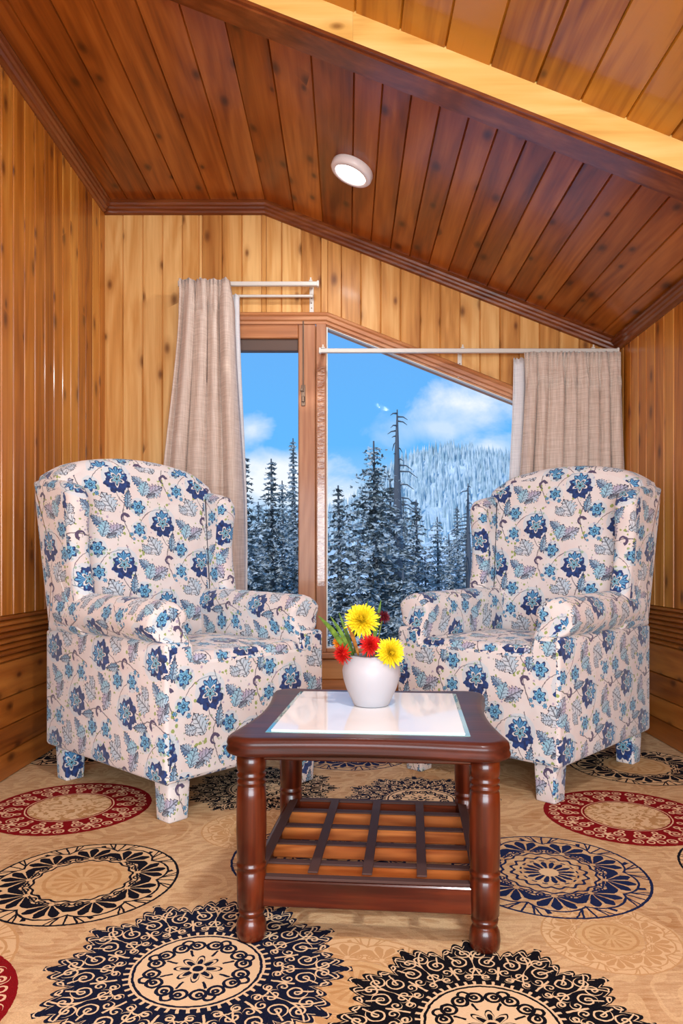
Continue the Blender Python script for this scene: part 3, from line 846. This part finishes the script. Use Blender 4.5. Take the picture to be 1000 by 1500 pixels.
def make_chair(label, loc, rz, us):
    t = empty('wing_chair', loc, rz); tag(t, label, 'armchair', 'floral wing chairs')
    hw, yf, yb = .375, -.40, .46
    # base
    mb = MB(); slab_round(mb, dens([(-hw + .006, .14), (hw - .006, .14), (hw, .15), (hw, .600), (hw - .012, .610), (.275, .610), (.262, .600), (.255, .545), (-.255, .545), (-.262, .600), (-.275, .610), (-hw + .012, .610), (-hw, .600), (-hw, .15)], .04), yf, yb, .014, lambda p, q, d: (p, d, q), uvo=(us, .11), rings=3, ngon=True)
    mb.build('base', m_flo, t)
    # seat cushion
    mb = MB(); slab_round(mb, rrect(-.258, .258, yf + .006, .20, .03), .47, .572, .028, lambda p, q, d: (p, q, d), puff=.018, uvo=(us + .2, .05), rings=5, capn=5)
    mb.build('seat', m_flo, t)
    # backrest with camel top, leaning back
    top = []
    for k in range(29):
        x = .372 - .744 * k / 28; a = abs(x) / .372
        z = 1.335 - .028 * (a / .62) ** 2 if a < .62 else 1.307 - .085 * ((a - .62) / .38) ** 1.35
        top.append((x, z))
    ol = [(-.34 + .68 * k / 14, .50) for k in range(15)] + [(.368 + .004 * k / 16, .52 + .66 * k / 16) for k in range(17)] + top[1:-1] + [(-.372 + .004 * k / 16, 1.18 - .66 * k / 16) for k in range(17)]
    def lean(q): return (q.x * (1 + .13 * max(0, q.z - .6)), q.y + .13 * (q.z - .60), q.z)
    mb = MB(); slab_round(mb, ol, .255, .455, .035, lambda p, q, d: (p, d, q), warp=lean, puff=.012, uvo=(us + .31, .02), rings=5, capn=6)
    mb.build('backrest', m_flo, t)
    # wings
    for sg in (-1, 1):
        front = [(.150, .60), (.140, .72), (.142, .80), (.152, .88), (.152, .96), (.136, 1.04), (.118, 1.10), (.122, 1.15), (.148, 1.185), (.20, 1.20), (.27, 1.214), (.36, 1.226), (.42, 1.22)]
        rear = [(.43, 1.1), (.43, 1.0), (.43, .9), (.43, .8), (.43, .60)]
        pts = front + rear
        # counter-clockwise order in (y, z)
        ol = dens(pts[::-1], .03)
        area = sum(ol[i][0] * ol[(i + 1) % len(ol)][1] - ol[(i + 1) % len(ol)][0] * ol[i][1] for i in range(len(ol)))
        if area < 0: ol = ol[::-1]
        a, b = (.300, .385)
        def wp(q, sg=sg):
            k = (.42 - q.y) / .26
            return (sg * (abs(q.x) * (1 + .13 * max(0, q.z - .6)) - .006 * k * max(0, q.z - .7)), q.y + .13 * (q.z - .60), q.z)
        mb = MB(); slab_round(mb, ol, a, b, .032, lambda p, q, d: (d, p, q), warp=wp, uvo=(us + .17 + sg * .1, .13), rings=5, capn=5, puff=.004)
        mb.build('wing', m_flo, t)
    # arms: inner wall, rolled top, outward scroll
    for sg in (-1, 1):
        sec = [(.252, .50), (.250, .60), (.252, .66)]
        cx, cz, rr = .326, .676, .075
        for k in range(15):
            a = R(172 - 262 * k / 14); sec.append((cx + rr * 1.06 * math.cos(a), cz + rr * math.sin(a)))
        sec += [(.352, .600), (.360, .585), (.362, .56), (.362, .50)]
        sec = dens(sec, .02)
        area = sum(sec[i][0] * sec[(i + 1) % len(sec)][1] - sec[(i + 1) % len(sec)][0] * sec[i][1] for i in range(len(sec)))
        if area < 0: sec = sec[::-1]
        def wp(q, sg=sg):
            z = q.z; k = min(1, max(0, (z - .56) / .12)); k = k * k * (3 - 2 * k)
            k2 = min(1, max(0, (z - .66) / .09))
            f = (.26 - q.y) / .66       # 1 at the front, 0 at the rear
            back = (.062 * k - .022 * math.sin(math.pi * k2)) * max(0, f) ** 2
            y = q.y + back
            return (sg * abs(q.x), y, z + .016 * (1 - f) * min(1, max(0, (z - .6) / .06)))
        mb = MB(); slab_round(mb, sec, yf + .002, .36, .022, lambda p, q, d: (p, d, q), warp=wp, uvo=(us + .07 + sg * .15, .09), rings=3, capn=2, seg_d=14)
        o = mb.build('armrest', m_flo, t)
    for sg in (-1, 1):
        mb = MB(); mb.tube([(sg * .297 * (1 + .13 * (z - .6)), .238 + .13 * (z - .6), z) for z in [.74 + .44 * i / 12 for i in range(13)]], .0032, 6)
        mb.build('piping', m_pipe, t)
    # legs
    for sx in (-1, 1):
        for sy in (-1, 1):
            mb = MB(); cx, cy = sx * .305, (-.335 if sy < 0 else .385)
            slab_round(mb, rrect(cx - .046, cx + .046, cy - .046, cy + .046, .010, 2), 0, .155, .006, lambda p, q, d: (cx + (p - cx) * (.86 + .9 * d), cy + (q - cy) * (.86 + .9 * d), d), uvo=(us + sx * .1, sy * .1), rings=2, capn=1)
            mb.build('leg', m_flo, t)
    return t
make_chair('blue floral wing chair in front of the left curtain', (-.644, 2.967, 0), R(47.7), .0)
make_chair('blue floral wing chair in the right corner in front of the gathered curtain', (.761, 3.168, 0), R(-43), .17)

# ---------------------------------------------------------------- coffee table
def table_wood(name, axis, dark=1.0):
    return wood(name, rgb(20, 5, 2), rgb(66, 20, 7), rgb(112, 44, 16), axis, rough=.30, knots=0, vary=.2, coat=.35, spec=.35, grain=1.2, scale=1.6)
tw_x, tw_z, tw_y = table_wood('mahogany_x', 0), table_wood('mahogany_z', 2), table_wood('mahogany_y', 1)
m_slat = wood('shelf_slat_wood', rgb(84, 32, 10), rgb(150, 74, 28), rgb(196, 116, 56), 0, rough=.3, knots=.6, coat=.5, scale=2.0, grain=1.6)
m_strip = plain('dusty_strip_reflect_tone', rgb(74, 50, 44), rough=.6, spec=.25)  # same wood as the slats; how the tops reflect is put into the colour
tt = empty('coffee_table', (.070, 1.98, 0), R(-5)); tag(tt, 'dark red-brown wooden coffee table with inset glass top and lattice shelf', 'table')
LX, LY, HT = .271, .285, .48
# top frame, serpentine outline
def edge(n, f): return [f(k / n) for k in range(n)]
def wav(s): # s in -1..1: bulges at the corners, waist between
    return .018 * (abs(s) ** 3) - .012 * math.cos(s * math.pi * 1.0) * .6
hx, hy = .312, .335
ol = []
N_ = 40
for k in range(N_): s = -1 + 2 * (k + .5) / N_; ol.append((s * (hx - .01), -hy - wav(s) * .8))
for k in range(N_): s = -1 + 2 * (k + .5) / N_; ol.append((hx + wav(s), s * (hy - .01)))
for k in range(N_): s = 1 - 2 * (k + .5) / N_; ol.append((s * (hx - .01), hy + wav(s) * .8))
for k in range(N_): s = 1 - 2 * (k + .5) / N_; ol.append((-hx - wav(s), s * (hy - .01)))
# round off the corners
for _ in range(3):
    ol = [((ol[i - 1][0] + 2 * ol[i][0] + ol[(i + 1) % len(ol)][0]) / 4, (ol[i - 1][1] + 2 * ol[i][1] + ol[(i + 1) % len(ol)][1]) / 4) for i in range(len(ol))]
gx, gy = .236, .270
inner = []
for k in range(N_): s = -1 + 2 * (k + .5) / N_; inner.append((s * gx, -gy))
for k in range(N_): s = -1 + 2 * (k + .5) / N_; inner.append((gx, s * gy))
for k in range(N_): s = 1 - 2 * (k + .5) / N_; inner.append((s * gx, gy))
for k in range(N_): s = 1 - 2 * (k + .5) / N_; inner.append((-gx, s * gy))
mb = MB(); n = len(ol)
prof = [(0.0, -.040, 'i'), (.012, -.044, 'o'), (.003, -.040, 'o'), (.0, -.032, 'o'), (.004, -.024, 'o'), (.002, -.018, 'o'), (.004, -.008, 'o'), (.012, -.001, 'o'), (.022, .0, 'o'), (0, 0.0, 'i'), (0, -.040, 'i')]
rows = []
for (ins, dz, kd) in prof:
    row = []
    for i in range(n):
        if kd == 'i': x, y = inner[i]
        else:
            d = Vector(ol[(i + 1) % n]) - Vector(ol[i - 1]); d.normalize(); x, y = ol[i][0] - d.y * ins, ol[i][1] + d.x * ins
        row.append(len(mb.v)); mb.v.append((x, y, HT + dz))
    rows.append(row)
for k in range(len(rows) - 1):
    for i in range(n): j = (i + 1) % n; mb.face([rows[k][i], rows[k][j], rows[k + 1][j], rows[k + 1][i]], board=.3, smooth=k in (2, 3, 4, 5, 6, 7))
mb.build('tabletop_frame', wood('mahogany_top', rgb(30, 9, 5), rgb(70, 27, 16), rgb(98, 44, 27), 0, rough=.38, knots=0, vary=.2, coat=.12, spec=.25, scale=1.6), tt)
m_tglass = plain('white_backed_glass', rgb(236, 240, 242), rough=.05, spec=.35)
m_gedge = plain('green_glass_edge', rgb(96, 150, 140), rough=.08, coat=1, coat_rough=.02)
mb = MB(); mb.box(-gx - .004, gx + .004, -gy - .004, gy + .004, HT - .012, HT + .001, bev=.0); g = mb.build('glass_panel', m_gedge, tt)
mb = MB(); mb.box(-gx + .007, gx - .007, -gy + .009, gy - .007, HT + .0005, HT + .004, bev=.001); mb.build('glass_face', m_tglass, g)
mb = MB(); mb.box(-gx, gx, -gy, gy, HT - .034, HT - .014); mb.build('underboard', tw_x, tt)
# apron under the top
mb = MB()
for sy in (-1, 1): mb.box(-LX, LX, sy * LY - .011, sy * LY + .011, HT - .060, HT - .040, bev=.003)
for sx in (-1, 1): mb.box(sx * LX - .011, sx * LX + .011, -LY, LY, HT - .060, HT - .040, bev=.003)
mb.build('apron', tw_x, tt)
lp = [(.030, 0), (.034, .006), (.036, .022), (.034, .040), (.028, .052), (.0245, .056), (.030, .060), (.031, .068), (.0255, .072), (.033, .078), (.0345, .12), (.0345, .160), (.031, .165), (.035, .170), (.035, .176), (.030, .180), (.0335, .186), (.0355, .25), (.035, .33), (.0335, .358), (.030, .362), (.034, .366), (.034, .372), (.029, .376), (.034, .381), (.0345, .387), (.030, .391), (.034, .397), (.0350, .41), (.0345, .441)]
for sx in (-1, 1):
    for sy in (-1, 1):
        mb = MB(); mb.lathe(lp, (sx * LX, sy * LY, 0), seg=32); o = mb.build('leg', tw_z, tt)
zs = .150
for sy in (-1, 1):
    mb = MB(); mb.box(-LX + .02, LX - .02, sy * LY - .012, sy * LY + .012, .078, .139, bev=.003, board=.7); mb.build('rail', tw_x, tt)
for sx in (-1, 1):
    mb = MB(); mb.box(sx * LX - .012, sx * LX + .012, -LY + .02, LY - .02, .085, .139, bev=.003, board=.6); mb.build('rail', tw_y, tt)
for k in range(4):
    y = -LY + .090 + .125 * k
    mb = MB(); mb.box(-LX + .012, LX - .012, y - .010, y + .010, .106, .141, bev=.003, board=.3 + .15 * k); mb.build('slat', m_slat, tt)
    mb = MB(); mb.box(-LX + .02, LX - .02, y - .013, y + .011, .1415, .146, bev=.001); mb.build('strip', m_strip, tt)
mb = MB(); mb.box(-LX + .02, LX - .02, -LY - .006, -LY + .016, .1395, .146, bev=.001); mb.build('strip', m_strip, tt)
mb = MB(); mb.box(-LX + .02, LX - .02, LY - .016, LY + .006, .1395, .146, bev=.001); mb.build('strip', m_strip, tt)
for k in range(5):
    x = -LX + .014 + (2 * LX - .028) * k / 4
    mb = MB(); mb.box(x - .012, x + .012, -LY + .02, LY - .02, .1465, .151, bev=.001); mb.build('strip', m_strip, tt)

# ---------------------------------------------------------------- vase and flowers
VX, VY, VZ = .068, 2.04, HT + .004
m_vase = plain('white_ceramic', rgb(176, 177, 183), rough=.45, coat=.05)
mb = MB()
vp = [(.0, .001), (.046, .001), (.050, .004), (.058, .022), (.070, .048), (.0785, .075), (.081, .098), (.077, .118), (.068, .132), (.060, .139), (.056, .141), (.054, .138), (.064, .128), (.073, .112), (.075, .098), (.070, .07), (.05, .03), (.0, .02)]
mb.lathe(vp, seg=48, capt=False)
tag(mb.build('vase', m_vase, loc=(VX, VY, VZ)), 'round white ceramic vase on the glass tabletop', 'vase')
def petal_mat(name, a, b): 
    m = new_mat(name); n_ = noise(coord(), 60, 2); principled(mixc(ramp(n_, .3, .7), a, b), rough=.6, spec=.3); return m
m_yel = petal_mat('yellow_petals', rgb(232, 200, 14), rgb(250, 230, 48))
m_red = petal_mat('red_petals', rgb(170, 10, 12), rgb(222, 30, 20))
m_dred = petal_mat('maroon_petals', rgb(70, 8, 20), rgb(110, 14, 30))
m_ora = petal_mat('orange_petals', rgb(214, 120, 14), rgb(240, 160, 30))
m_grn = petal_mat('green_leaves', rgb(52, 84, 24), rgb(108, 140, 44))
m_stem = petal_mat('stem_green', rgb(70, 90, 30), rgb(110, 120, 50))
m_brn = petal_mat('bronze_leaf', rgb(120, 70, 16), rgb(170, 110, 30))
def petal(mb, base, d, L, w, curl, up):
    """narrow cupped petal strip starting at base towards d, curling along up"""
    side = d.cross(up).normalized(); n = len(mb.v); k = 5
    for i in range(k + 1):
        t = i / k; c = base + d * (L * t) + up * (curl * L * t * t)
        ww = w * (.35 + .65 * math.sin(math.pi * min(1, t * .9 + .12)))
        if i == k: ww *= .5
        lift = up * (ww * .5)
        mb.v += [tuple(c - side * ww + lift), tuple(c), tuple(c + side * ww + lift)]
    for i in range(k):
        for j in (0, 1): a = n + i * 3 + j; mb.face([a, a + 1, a + 4, a + 3], smooth=True)
def bloom(name, label, at, axis, rad, mat, seed, rooted, n=150, grp=None):
    r = random.Random(seed); c = Vector(at); ax = Vector(axis).normalized()
    t = empty(name, c); tag(t, label, 'flower', grp)
    u = ax.orthogonal().normalized(); v = ax.cross(u)
    mb = MB()
    for i in range(n):
        f = (i + .5) / n; th = math.acos(1 - 1.25 * f); a = i * 2.39996 + r.uniform(-.1, .1)
        d = (ax * math.cos(th) + (u * math.cos(a) + v * math.sin(a)) * math.sin(th)).normalized()
        L = rad * (.62 + .40 * f) * r.uniform(.88, 1.1)
        petal(mb, d * (rad * .12), d, L, rad * .085 * r.uniform(.85, 1.2), .35 * (1 - f) - .05, (ax - d * ax.dot(d) * .9 + d * .01).normalized() if th > .2 else u)
    mb.build('petals', mat, t, recalc=False)
    mb = MB(); mb.lathe([(.0, -rad * .4), (rad * .3, -rad * .3), (rad * .36, 0), (rad * .2, rad * .15), (0, rad * .2)], seg=14, capt=False)
    q = ax.to_track_quat('Z', 'Y').to_matrix().to_4x4(); mb.v = [tuple(q @ Vector(p)) for p in mb.v]; mb.build('heart', mat, t)
    mb = MB(); e = Vector(rooted) - c; m1 = -ax * rad * 1.0 + e * .35
    pts = []
    for i in range(9):
        s = i / 8; p = (1 - s) ** 2 * (-ax * rad * .3) + 2 * s * (1 - s) * m1 + s * s * e; pts.append(p)
    mb.tube(pts, .0022, 6); mb.build('stem', m_stem, t)
def vpt(pxx, pyy, d): x, z = px(pxx, pyy, d); return (x, d, z)
root = (VX, VY, VZ + .04)
bloom('chrysanthemum', 'large yellow chrysanthemum at the top of the bouquet', vpt(530, 909, 2.01), (-.1, -.9, .45), .046, m_yel, 1, root, 170)
bloom('chrysanthemum', 'yellow chrysanthemum drooping over the right rim of the vase', vpt(571, 956, 1.985), (.35, -.9, .15), .040, m_yel, 2, root, 160)
bloom('chrysanthemum', 'red flower in the middle between the two yellow ones', vpt(542, 945, 1.985), (.1, -.95, .2), .030, m_red, 3, root, 80)
bloom('chrysanthemum', 'red flower hanging over the left rim of the vase', vpt(502, 958, 1.99), (-.7, -.7, .0), .028, m_red, 4, root, 70)
bloom('chrysanthemum', 'small orange flower at the left behind the red one', vpt(497, 942, 2.03), (-.7, -.6, .3), .022, m_ora, 5, root, 60)
bloom('chrysanthemum', 'small dark maroon flower behind the big yellow one', vpt(562, 904, 2.07), (.5, -.7, .5), .020, m_dred, 6, root, 60)
def blade(mb, a, b, w, sag):
    a, b = Vector(a), Vector(b); n = len(mb.v); k = 10; d = (b - a).normalized()
    side = d.cross(Vector((0, 1, 0))).normalized()
    for i in range(k + 1):
        t = i / k; c = a + (b - a) * t + Vector((0, 0, sag * math.sin(math.pi * t)))
        ww = w * math.sin(math.pi * (.12 + .86 * t)) + .0004
        mb.v += [tuple(c - side * ww + Vector((0, -.002, 0))), tuple(c + Vector((0, .001, 0))), tuple(c + side * ww + Vector((0, -.002, 0)))]
    for i in range(k):
        for j in (0, 1): q = n + i * 3 + j; mb.face([q, q + 1, q + 4, q + 3], smooth=True)
for (a, b, w, s, lab, mt) in (
    ((512, 962, 2.02), (466, 902, 1.97), .0070, .010, 'long green blade leaf leaning furthest left', m_grn),
    ((516, 960, 2.02), (484, 903, 2.00), .0055, .006, 'short green blade leaf just right of the longest one', m_grn),
    ((518, 960, 2.05), (496, 897, 2.06), .0050, .004, 'dark green blade leaf behind left of the yellow flower', m_grn),
    ((545, 950, 2.08), (558, 878, 2.09), .0060, .0, 'upright green leaf behind right of the yellow flower', m_grn),
    ((535, 930, 2.08), (538, 880, 2.08), .0040, .0, 'thin upright green leaf straight behind the yellow flower', m_grn),
    ((525, 960, 2.00), (508, 915, 1.985), .0050, .008, 'curled bronze leaf under the big yellow flower', m_brn),
    ((520, 960, 2.08), (514, 885, 2.10), .0040, .0, 'thin green leaf left behind the yellow flower', m_grn)):
    mb = MB(); blade(mb, vpt(*a), vpt(*b), w, s)
    o = mb.build('flower_leaf', mt, recalc=False); so = o.modifiers.new('s', 'SOLIDIFY'); so.thickness = .0008
    tag(o, lab, 'leaf')

# ---------------------------------------------------------------- outdoors
def snow_tree_mat(name, dk, mid, amt):
    m = new_mat(name); P = coord(); n1 = noise(P, 1.3, 3, .6); n2 = noise(P, 6.0, 2)
    g = NT.nodes.new('ShaderNodeNewGeometry'); nx_, ny_, nz_ = sep(S(g.outputs['Normal']))
    k = ramp(n1 * .6 + n2 * .5 + nz_ * .12, .90 - amt, 1.06 - amt)
    c = mixc(ramp(n2, .3, .7), dk, mid); c = mixc(k, c, rgb(190, 200, 206))
    principled(c, rough=.9, spec=.1); return m
m_fir = snow_tree_mat('snowy_fir', rgb(70, 78, 80), rgb(108, 118, 120), .38)
m_firp = snow_tree_mat('snowy_fir_hazed', rgb(102, 116, 120), rgb(140, 152, 156), .40)  # paler copy for the farther firs; haze put into the foliage colour
m_bark = plain('grey_bark', rgb(84, 88, 96), rough=.9)
def conifer(top, d, base_z, r0, seed, label, mat=m_fir, dens_=1.0, shape=1.0):
    x, z = px(top[0], top[1], d); H = z - base_z; r = random.Random(seed)
    t = empty('fir_tree', (x, d, base_z)); tag(t, label, 'tree', 'snowy firs outside the window')
    mb = MB(); mb.tube([(0, 0, 0), (0.05, 0, H * .5), (0, 0, H)], [.018 * H + .02, .012 * H, .02], 7); mb.build('trunk', m_bark, t)
    mb = MB(); zz = H * .08; gapz = .25
    while zz < H - .1:
        f = 1 - zz / H
        Rr = r0 * (f ** shape) * r.uniform(.55, 1.15) + .10
        nb = max(4, int((5 + 5 * f) * dens_)); a0 = r.uniform(0, 6.28)
        for b in range(nb):
            a = a0 + 6.283 * b / nb + r.uniform(-.3, .3); L = Rr * r.uniform(.6, 1.15); dv = Vector((math.cos(a), math.sin(a), 0))
            droop = r.uniform(.25, .6)
            ks = max(2, int(L / .125))
            for i in range(ks):
                s = (i + .6) / ks; c = dv * (L * s) + Vector((0, 0, zz - droop * L * s * s + .12 * L * s))
                w = (.08 + .13 * (1 - s)) * r.uniform(.7, 1.3) * min(1, .45 + f)
                for q in range(3):
                    e1 = (dv * r.uniform(.3, 1) + Vector((r.uniform(-1, 1), r.uniform(-1, 1), r.uniform(-.6, .3)))).normalized() * w * 1.3
                    e2 = Vector((r.uniform(-1, 1), r.uniform(-1, 1), r.uniform(-1, .6))).normalized() * w
                    n_ = len(mb.v); mb.v += [tuple(c - e1 * .5), tuple(c + e2 * .55), tuple(c + e1), tuple(c - e2 * .5 + Vector((0, 0, -w * .4)))]
                    mb.face([n_, n_ + 1, n_ + 2, n_ + 3])
        zz += gapz * r.uniform(.7, 1.3) * (.45 + .75 * f)
    mb.build('foliage', mat, t, recalc=False)
def snag(top, d, base_z, seed, label, rb=.16):
    x, z = px(top[0], top[1], d); H = z - base_z; r = random.Random(seed)
    t = empty('dead_tree', (x, d, base_z)); tag(t, label, 'tree')
    mb = MB(); mb.tube([(0, 0, 0), (.03, 0, H * .6), (0, 0, H * .85), (.01, 0, H)], [rb, rb * .75, rb * .4, .015], 7); mb.build('trunk', m_bark, t)
    mb = MB()
    for i in range(34):
        h = H * (1 - .75 * (i / 34) ** 1.2) - .1; a = r.uniform(0, 6.28); L = r.uniform(.1, .3) + 1.5 * (i / 34) * r.random()
        mb.tube([(0, 0, h), (math.cos(a) * L * .6, math.sin(a) * L * .6, h - .02), (math.cos(a) * L, math.sin(a) * L, h - L * .35)], [.025, .016, .006], 4)
    mb.build('branches', m_bark, t)
def ground(y):
    if y < 14: return -3.2
    if y < 46: return -3.2 + 2.0 * (y - 14) / 32
    return -1.2 + (y - 46) * .05
T = [((357, 662), 17, 1.9, 1.0, 'fir just beside the white curtain lining, its left half hidden'), ((397, 672), 21, 1.9, 1.0, 'fir in the middle of the left window pane'),
     ((413, 704), 24, 1.8, .9, 'shorter fir right behind the middle one in the left pane'), ((429, 642), 26, 1.7, 1.5, 'thin spired fir next to the window post in the left pane'),
     ((378, 735), 27, 2.2, .9, 'low dense fir between the two left firs in the left pane'), ((441, 735), 19, 1.7, .9, 'fir mostly hidden by the window post'),
     ((495, 711), 18, 1.15, .8, 'slim dark fir at the left edge of the big window'), ((547, 646), 17, 2.3, .60, 'tallest and broadest fir, left of the bare spire'),
     ((524, 790), 15.5, 1.4, .9, 'low snowy fir in front between the slim and the tallest fir'), ((571, 705), 20, 1.6, .8, 'fir filling in behind the bare spire'),
     ((590, 728), 24, 1.5, .9, 'fir just right of the bare spire'), ((609, 732), 23, 1.25, .8, 'slim pointed fir to the right of the spire'),
     ((640, 757), 25, 1.6, .8, 'fir in the middle of the right half of the big window'), ((669, 742), 30, 1.4, 1.3, 'feathery pale fir behind, left of the bare pole'),
     ((657, 782), 28, 1.4, .8, 'small fir between the middle one and the feathery one'), ((682, 772), 27, 1.5, .8, 'fir at the foot of the bare pole'),
     ((700, 758), 31, 1.8, .9, 'fir against the edge of the right wing chair'), ((622, 815), 20, 1.6, .9, 'low snow-laden fir above the right chair arm'), ((590, 835), 16, 1.6, .8, 'low fir over the bouquet')]
for i, (tp, d, r0, sh, lab) in enumerate(T):
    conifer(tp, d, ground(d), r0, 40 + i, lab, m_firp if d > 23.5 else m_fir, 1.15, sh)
snag((581, 600), 19, ground(19), 5, 'tall bare dead spire of a tree rising above the firs', .17)
snag((685, 708), 25, ground(25), 6, 'bare leaning pole of a dead tree near the right chair', .12)
# snowfield and far mountain
m_snow = new_mat('snow'); nn = noise(coord(), .6, 3); principled(mixc(ramp(nn, .4, .7), rgb(214, 224, 236), rgb(240, 245, 250)), rough=.9)
mb = MB(); ys = [5.2, 14, 25, 46, 80, 130]; n = len(ys)
for y in ys: mb.v += [(-60, y, ground(y)), (60, y, ground(y))]
for i in range(n - 1): mb.face([2 * i, 2 * i + 1, 2 * i + 3, 2 * i + 2], smooth=True)
tag(mb.build('snowfield', m_snow, recalc=False), 'snow-covered slope below the firs', 'ground', kind='structure')
r = random.Random(9)
def ridge(x):   # height of the far ridge at distance ~220
    pxx = 508 + x * 1070 / 220
    pts = [(0, 800), (340, 775), (440, 765), (500, 745), (560, 700), (600, 678), (650, 672), (748, 672), (900, 690), (1200, 700)]
    for (a, b), (c, d) in zip(pts, pts[1:]):
        if a <= pxx <= c: y = b + (d - b) * (pxx - a) / (c - a); return HC + (825 - y) * 220 / 1070
    return 8
def mz(x, y): f = min(1, (y - 130) / 90); return 3 + (ridge(x) - 3) * f ** 1.1 + 1.5 * math.sin(x * .11 + y * .05) * f
m_mtn = new_mat('snowy_mountain_hazed'); xx, yy_, zz_ = sep(coord()); q1 = noise(comb(xx * .9, yy_ * .12, zz_ * .12), 1.0, 4, .65); q2 = noise(coord(), .05, 2)  # snowy slope, with distance haze put into its pale colour
principled(mixc(ramp(q1 * .7 + q2 * .5, .45, .75), rgb(166, 190, 198), rgb(232, 238, 240)), rough=1, spec=0)
mb = MB(); NX, NY = 60, 12
for j in range(NY + 1):
    for i in range(NX + 1): x = -90 + 200 * i / NX; y = 125 + 95 * j / NY; mb.v.append((x, y, mz(x, y) if j else 0))
for j in range(NY):
    for i in range(NX): a = j * (NX + 1) + i; mb.face([a, a + 1, a + NX + 2, a + NX + 1], smooth=True)
tag(mb.build('mountain', m_mtn, recalc=False), 'snowy mountain behind the firs, paled by haze put into its colour', 'mountain', kind='structure')
mb = MB()
for k in range(2600):
    x = r.uniform(-45, 75); y = 221 - 85 * r.random() ** 1.6; z = mz(x, y); h = r.uniform(2.2, 5.0); w = h * .17; b = len(mb.v)
    for a in range(5): mb.v.append((x + w * math.cos(a * 1.2566), y + w * math.sin(a * 1.2566), z - .5))
    mb.v.append((x, y, z + h))
    for a in range(5): mb.face([b + a, b + (a + 1) % 5, b + 5])
m_ffor = new_mat('far_trees_hazed'); q = noise(coord(), .35, 3); principled(mixc(ramp(q, .35, .7), rgb(152, 178, 188), rgb(220, 230, 234)), rough=1, spec=0)  # snowy far trees, paled by haze put into their colour
tag(mb.build('forest', m_ffor, recalc=False), 'pale distant forest covering the mountain', 'forest', kind='stuff')

# ---------------------------------------------------------------- sky
w = bpy.data.worlds.new('World'); SC.world = w; w.use_nodes = True; NT = w.node_tree; NT.nodes.clear()
x, y, z = sep(coord('Generated'))
ax_ = x / mx(y, .05); az = z / mx(y, .05)       # direction as tangents, towards the window side
el = M('ARCSINE', z)
c = mixc(ramp(el, .0, .16), rgb(206, 226, 242), rgb(98, 184, 250))
c = mixc(ramp(el, .12, .36), c, rgb(104, 170, 242))
az_ = ang(y, x)
def puff(cx, cy, rx, ry, gain, c, sh=.0):
    X0 = (cx - 508) / 1070; Z0 = (825 - cy) / 1070
    dx = (ax_ - X0) / (rx / 1070); dz = (az - Z0) / (ry / 1070)
    nn = noise(comb(ax_ * 9, az * 12, sh), 1.0, 5, .62, .4)
    f = ramp(1.0 - ln(dx, dz) + (nn - .5) * 2.2, .0, .9) * gt(y, .05)
    return mixc(f * gain, c, rgb(240, 246, 252))
c = puff(690, 590, 100, 38, .95, c, 1.0)
c = puff(640, 625, 110, 32, .6, c, 4.0)
c = puff(715, 655, 60, 30, .9, c, 2.0)
c = puff(366, 628, 36, 32, .75, c, 3.0)
c = puff(385, 710, 130, 58, 1.0, c, 5.0)
c = puff(500, 740, 90, 50, .8, c, 6.0)
# softer cloud cover elsewhere in the sky
gn = noise(comb(x * 3, y * 3, z * 5), 1.0, 4, .6); c = mixc(ramp(gn, .55, .75) * lt(y, .2), c, rgb(240, 245, 250))
bg = NT.nodes.new('ShaderNodeBackground'); put(bg.inputs[0], c); bg.inputs[1].default_value = 1.08
o = NT.nodes.new('ShaderNodeOutputWorld'); NT.links.new(bg.outputs[0], o.inputs[0])

# ---------------------------------------------------------------- lights
def area(name, loc, rot, sx, sy, e, col=(1, 1, 1)):
    l = bpy.data.lights.new(name, 'AREA'); l.shape = 'RECTANGLE'; l.size = sx; l.size_y = sy; l.energy = e; l.color = col
    o = bpy.data.objects.new(name, l); COL.objects.link(o); o.location = loc; o.rotation_euler = rot; return o
area('fill_light_behind', ((FX0 + FX1) / 2, YF + .03, (FZ0 + FZ1) / 2), (R(90), 0, 0), FX1 - FX0 - .1, FZ1 - FZ0 - .1, 185, (.84, .93, 1.0))  # added fill light, set in the unseen window as if daylight
def disc(name, loc, e, size=.15, col=(.93, .96, 1.0)):
    l = bpy.data.lights.new(name, 'AREA'); l.shape = 'DISK'; l.size = size; l.energy = e; l.color = col
    o = bpy.data.objects.new(name, l); COL.objects.link(o); o.location = loc; o.rotation_euler = (0, math.atan(SL), 0); return o
disc('lamp_light', (.015, 3.45, zc(.03) - .055), 9)
disc('lamp_light', (.38, .6, zc(.4) - .055), 42, .18)  # added fill lamp under the unseen fixture above the viewer
l = bpy.data.lights.new('sun', 'SUN'); l.energy = 2.2; l.angle = R(2); l.color = (1, .97, .92)
o = bpy.data.objects.new('sun', l); COL.objects.link(o); o.rotation_euler = (R(58), 0, R(-25))   # from behind the house onto the snow

# ---------------------------------------------------------------- camera
cam = bpy.data.cameras.new('camera'); co = bpy.data.objects.new('camera', cam); COL.objects.link(co)
co.location = (0, 0, HC); co.rotation_euler = (R(90), 0, 0)
cam.sensor_fit = 'VERTICAL'; cam.sensor_height = 36; cam.lens = 1070 / 1500 * 36
cam.shift_x = -8 / 1500; cam.shift_y = 75 / 1500; cam.clip_end = 1000
SC.camera = co

# bring the whole place to true size
for o in list(COL.objects):
    if o.parent is None:
        o.location = Vector(o.location) * K
        if o.type in ('MESH', 'EMPTY'): o.scale = (K, K, K)
        elif o.type == 'LIGHT' and o.data.type == 'AREA':
            o.data.size *= K; o.data.size_y *= K; o.data.energy *= K * K
vs = SC.view_settings; vs.view_transform = 'Standard'; vs.look = 'None'; vs.gamma = 1; vs.exposure = 0; vs.use_curve_mapping = False
